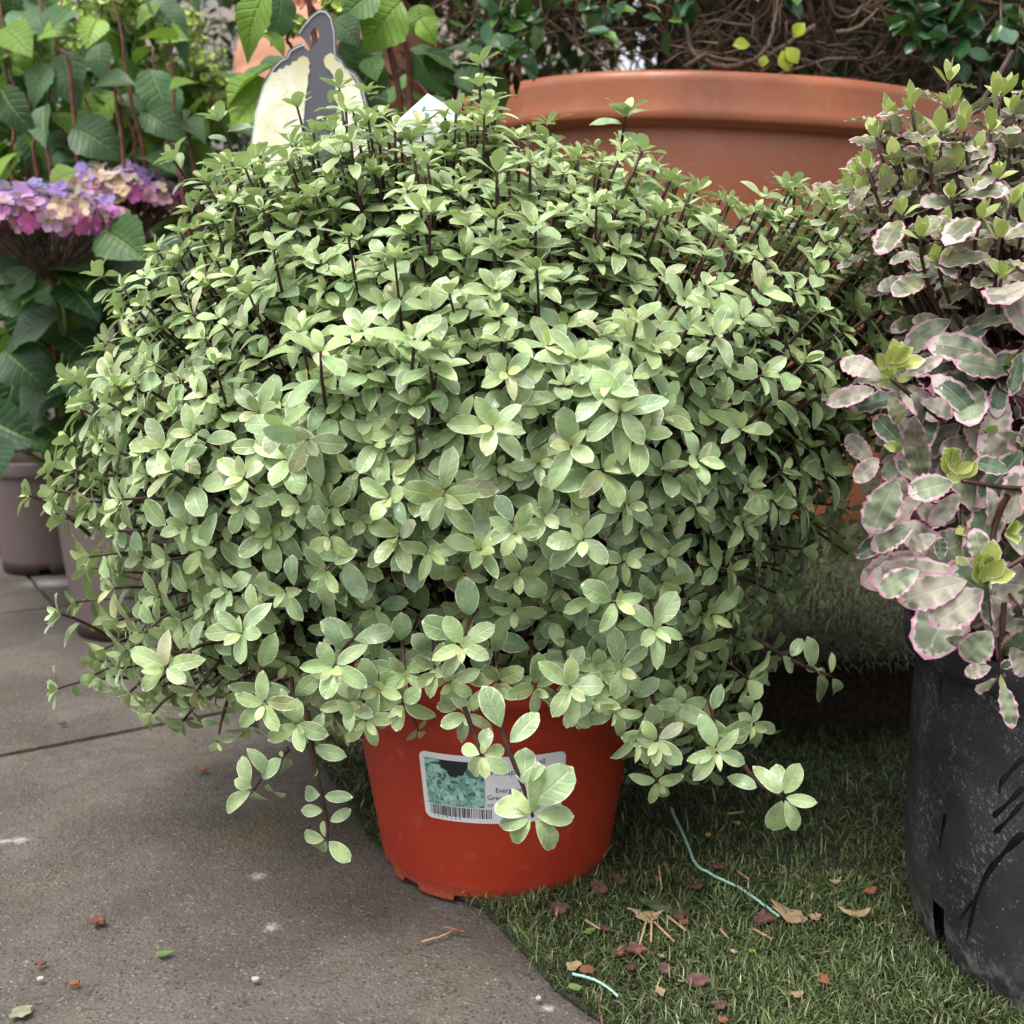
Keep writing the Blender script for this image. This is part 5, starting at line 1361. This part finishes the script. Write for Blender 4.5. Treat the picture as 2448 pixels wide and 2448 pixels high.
# ================================================================= LITTER
BARK = simple('purple_bark', (.085, .035, .032), .8, (.15, .075, .065), 140, bump=.6, bscale=300)
ORG = simple('orange_chip', (.27, .10, .045), .8, (.16, .07, .035), 250)
TAN = simple('tan_dry_leaf', (.36, .26, .15), .7, (.26, .18, .10), 120, bump=.3)
STRAW = simple('straw', (.42, .27, .14), .7, (.30, .19, .10), 90)
REDB = simple('red_bark', (.11, .045, .035), .8, (.25, .1, .07), 140)
GRN = simple('green_scrap', (.15, .22, .07), .5, (.09, .15, .04), 90)
STONE = simple('pale_stone', (.5, .45, .38), .7, (.35, .32, .27), 100)
def chip(name, px, py, size, mat, label, cat, group, asp=1.0, ang=0.0, th=.3, z=.014, k=7, curl=0.15, seed=0):
    r_ = random.Random(seed + int(px) * 7 + int(py))
    g = G(px, py, z); s = 1.12 * size / F * np.linalg.norm(g - np.array([0, 0, H]))  # size in photo px -> metres
    V, Fq = [], []
    n = k * 2
    outl = []
    for i in range(n):
        a = 2 * math.pi * i / n; rr = s * .5 * r_.uniform(.55, 1.15)
        x, y = rr * math.cos(a) * asp, rr * math.sin(a)
        outl.append((x * math.cos(ang) - y * math.sin(ang), x * math.sin(ang) + y * math.cos(ang)))
    t = s * th * .55
    tx_, ty_ = r_.uniform(-.25, .25), r_.uniform(-.25, .25)
    rings = [(0.0, -.5 * t), (.97, -.5 * t), (1.0, -.3 * t), (.97, .42 * t), (.5, .5 * t), (0.0, .5 * t)]
    for (f, zz) in rings:
        for (x, y) in outl:
            V.append((x * f, y * f, zz + (x * tx_ + y * ty_) * f * (z > .005) + curl * s * ((x / s) ** 2 * f) * .7 + r_.uniform(-.05, .05) * t))
    for j in range(len(rings) - 1):
        for i in range(n):
            Fq.append((j * n + i, j * n + (i + 1) % n, (j + 1) * n + (i + 1) % n, (j + 1) * n + i))
    V = np.array(V) + g + np.array([0, 0, t * .5])
    o = link(name, mesh_np(name, V - g, Fq, smooth=False), mat); o.location = tuple(g)
    return tag(o, label, cat, group)
B_, O_, T_ = 'bark chips on the turf', 'orange scraps on the turf', 'dry leaf scraps on the turf'
for (x, y, s, asp, a, m, l) in ((1430, 2122, 42, .9, .3, BARK, 'round dark bark chip just right of the red pot foot'), (1480, 2105, 34, .8, .9, BARK, 'crumpled purple bark chip second to the right of the pot foot'), (1718, 2073, 32, 1.1, .1, REDB, 'square reddish bark chip just above the green twine'), (1478, 2278, 30, 1.0, .6, REDB, 'left one of a touching pair of red bark chips'),
                                (1518, 2270, 38, 1.1, .2, REDB, 'right one of a touching pair of red bark chips'), (1822, 2200, 40, 1.4, .5, BARK, 'oval purple bark chip beside the end of the twine'), (1668, 2348, 34, 1.5, -.6, BARK, 'long dark bark chip low in the middle of the turf'), (1508, 2315, 22, 1.1, 0, BARK, 'small dark bark chip below the red pair'),
                                (1625, 2190, 28, 1.3, .7, BARK, 'dark bark chip beside an orange scrap'), (1445, 2220, 22, 1.3, 0, BARK, 'small bark chip beside the pale green fallen leaf'), (1722, 2405, 26, 1.2, .2, BARK, 'bark chip near the bottom edge of the photo'), (1668, 2120, 24, 1.2, 0, BARK, 'small grey bark chip below the twine bend'),
                                (1335, 2172, 34, 1.3, .2, BARK, 'flat brown bark chip in front of the red pot'), (1590, 2318, 26, 1.1, .4, BARK, 'small shaded bark chip above the tan leaf scrap')):
    chip('bark_chip', x, y, s, m, l, 'bark chip', B_, asp, a, .3)
for (x, y, s, asp, l) in ((1572, 2100, 20, .8, 'orange scrap nearest the red pot'), (1636, 2205, 22, 1.1, 'orange scrap beside the straw splinter'), (1404, 2318, 30, 1.1, 'orange scrap by the paving edge and short twine'), (1970, 2342, 28, 1.1, 'orange scrap alone on open turf at lower right'), (2080, 2130, 26, 1.3, 'orange scrap close to the black pot'), (1727, 2438, 22, .9, 'orange scrap cut by the bottom edge'), (2040, 1672, 28, 1.4, 'orange brown leaf scrap in deep shade')):
    chip('orange_scrap', x, y, s, ORG, l, 'scrap', O_, asp, .4, .22)
for (x, y, s, asp, a, l) in ((1888, 2190, 46, 1.9, -.9, 'long folded tan leaf at the end of the twine'), (1948, 2192, 34, .8, .2, 'curled tan leaf right of the long folded one'), (1548, 2192, 46, 1.3, -.3, 'grey-brown triangular dry leaf over the straws'), (1578, 2368, 26, 1.0, .6, 'small tan leaf scrap low on the turf'), (1905, 2378, 28, 1.1, .5, 'pale brown leaf scrap near the bottom'), (1628, 2345, 14, 1.2, 0, 'tiny cream leaf fragment near the bottom'), (1998, 2108, 14, 1.8, .3, 'tiny tan fragment in the shaded turf'),
                             (1580, 2285, 16, 1, 0, 'tiny cream crumb right of the red bark pair'), (2040, 2185, 26, 2.4, -.5, 'narrow tan husk right of the curled tan leaf'), (1372, 2310, 30, 1.2, .4, 'faded leaf scrap on the paving edge')):
    chip('dry_leaf', x, y, s, TAN, l, 'dry leaf', T_, asp, a, .07, curl=.8)
chip('fallen_leaf', 1410, 2226, 24, GRN, 'pale green fallen leaf on the turf below the red pot', 'leaf', None, 1.5, .5, .15)
chip('fallen_leaf', 1375, 2360, 18, GRN, 'bright green leaf scrap at the turf edge by the twine', 'leaf', None, 1.5, -.3, .15)
chip('fallen_leaf', 390, 2279, 20, GRN, 'small green leaf scrap lying alone on the paving', 'leaf', None, 1.9, .3, .1, z=.001)
chip('fallen_leaf', 52, 2420, 40, simple('grey_green_scrap', (.2, .22, .12), .7, (.3, .3, .2), 100), 'faded grey-green leaf at the bottom left corner', 'leaf', None, 1.3, .2, .08, z=.001)
chip('fallen_leaf', 1565, 2165, 44, simple('dull_green_leaf', (.06, .09, .03), .4, (.13, .16, .09), 100), 'dull green folded leaf above the triangular dry leaf', 'leaf', None, 2.0, -.7, .12)
chip('fallen_leaf', 1762, 1968, 16, simple('yellow_scrap', (.45, .5, .05), .5), 'tiny yellow-green leaf tip in the shaded turf', 'leaf', None, .8, .2, .3)
for (x, y, s, m, l) in ((235, 2204, 26, REDB, 'red-brown crumb on the paving at lower left'), (97, 2306, 16, REDB, 'smaller red-brown crumb near the left edge'), (485, 1842, 16, ORG, 'orange-brown crumb below the left of the shrub'), (610, 2343, 14, STONE, 'cream pebble low on the paving'), (95, 2342, 12, STONE, 'cream pebble left of the red crumbs'), (1287, 2388, 12, STONE, 'pale pebble by the paving edge'), (178, 2354, 16, ORG, 'thin orange flake on the paving'), (150, 1732, 12, BARK, 'dark crumb above the paving joint'), (1755, 2276, 12, STONE, 'white bead-like pebble on the turf'), (1798, 2275, 12, simple('yellow_bead', (.6, .42, .05), .5), 'yellow bead-like pebble on the turf'), (1693, 1997, 12, simple('amber_bead', (.5, .3, .08), .5), 'amber bead in the shaded turf')):
    chip('crumb', x, y, s, m, l, 'crumb', 'crumbs and pebbles on the ground', 1.15, .3, .6, z=.001 if x < 1300 else .012)
def strand(name, pts, r, mat, label, cat, group=None, z=.016):
    P3 = [G(x, y, z) for x, y in pts]; c = catmull(P3, 6) if len(P3) > 2 else np.array(P3)
    c0 = c[0].copy(); c = c + rng.normal(0, r * .15, c.shape)
    o = tubes(name, [(c, np.linspace(r, r * .8, len(c)))], mat, None, 6)
    me = o.data; co = np.empty(len(me.vertices) * 3, np.float32); me.vertices.foreach_get('co', co); co = co.reshape(-1, 3) - c0
    me.vertices.foreach_set('co', co.ravel().astype(np.float32)); o.location = tuple(c0)
    return tag(o, label, cat, group)
TW = simple('mint_twine', (.30, .58, .46), .5, (.45, .68, .56), 300, bump=.6, bscale=900)
strand('twine', [(1604, 1932), (1618, 1965), (1640, 2010), (1662, 2062), (1700, 2090), (1760, 2118), (1815, 2155), (1862, 2190)], .0016, TW, 'long mint green twine trailing across the turf', 'twine')
strand('twine', [(1368, 2328), (1400, 2335), (1440, 2352), (1478, 2382)], .0013, TW, 'short mint green twine at the paving edge', 'twine')
SG = 'straw splinters on the turf'
for pts, l in ((((1545, 2200), (1528, 2260)), 'straw splinter under the triangular leaf pointing down left'), (((1558, 2200), (1556, 2252)), 'orange straw splinter hanging from the triangular leaf'), (((1565, 2205), (1612, 2252)), 'long straw splinter pointing lower right from the triangular leaf'), (((1595, 2188), (1640, 2225)), 'straw splinter above the orange scrap'), (((1400, 2200), (1435, 2222)), 'straw splinter by the pale green leaf'), (((1740, 1945), (1778, 1940)), 'thick straw piece in the shade under the shrub'),
               (((1762, 2082), (1790, 2102)), 'short straw piece under the square bark chip'), (((1722, 2222), (1738, 2240)), 'tiny orange splinter mid turf'), (((1800, 2220), (1845, 2245)), 'red-brown splinter under the oval bark chip'), (((1500, 2172), (1530, 2178)), 'thin straw left of the triangular leaf'), (((1330, 2190), (1336, 2155)), 'pale straw in front of the red pot'), (((1575, 2070), (1582, 2125)), 'pale straw right of the pot foot'), (((1440, 2050), (1462, 2020)), 'twig leaning at the right foot of the red pot')):
    strand('straw_splinter', list(pts), .0012, STRAW, l, 'straw', SG)
strand('broken_twig', [(1008, 2252), (1060, 2236), (1085, 2222)], .0011, STRAW, 'thin tan twig on the paving in front of the red pot', 'twig', None, .002)
strand('broken_twig', [(1060, 2215), (1112, 2228)], .0014, REDB, 'short red twig crossing the tan one', 'twig', None, .0035)
strand('broken_twig', [(1428, 2380), (1440, 2450)], .0016, REDB, 'red-brown twig at the edge of the turf near the bottom', 'twig', None, .006)
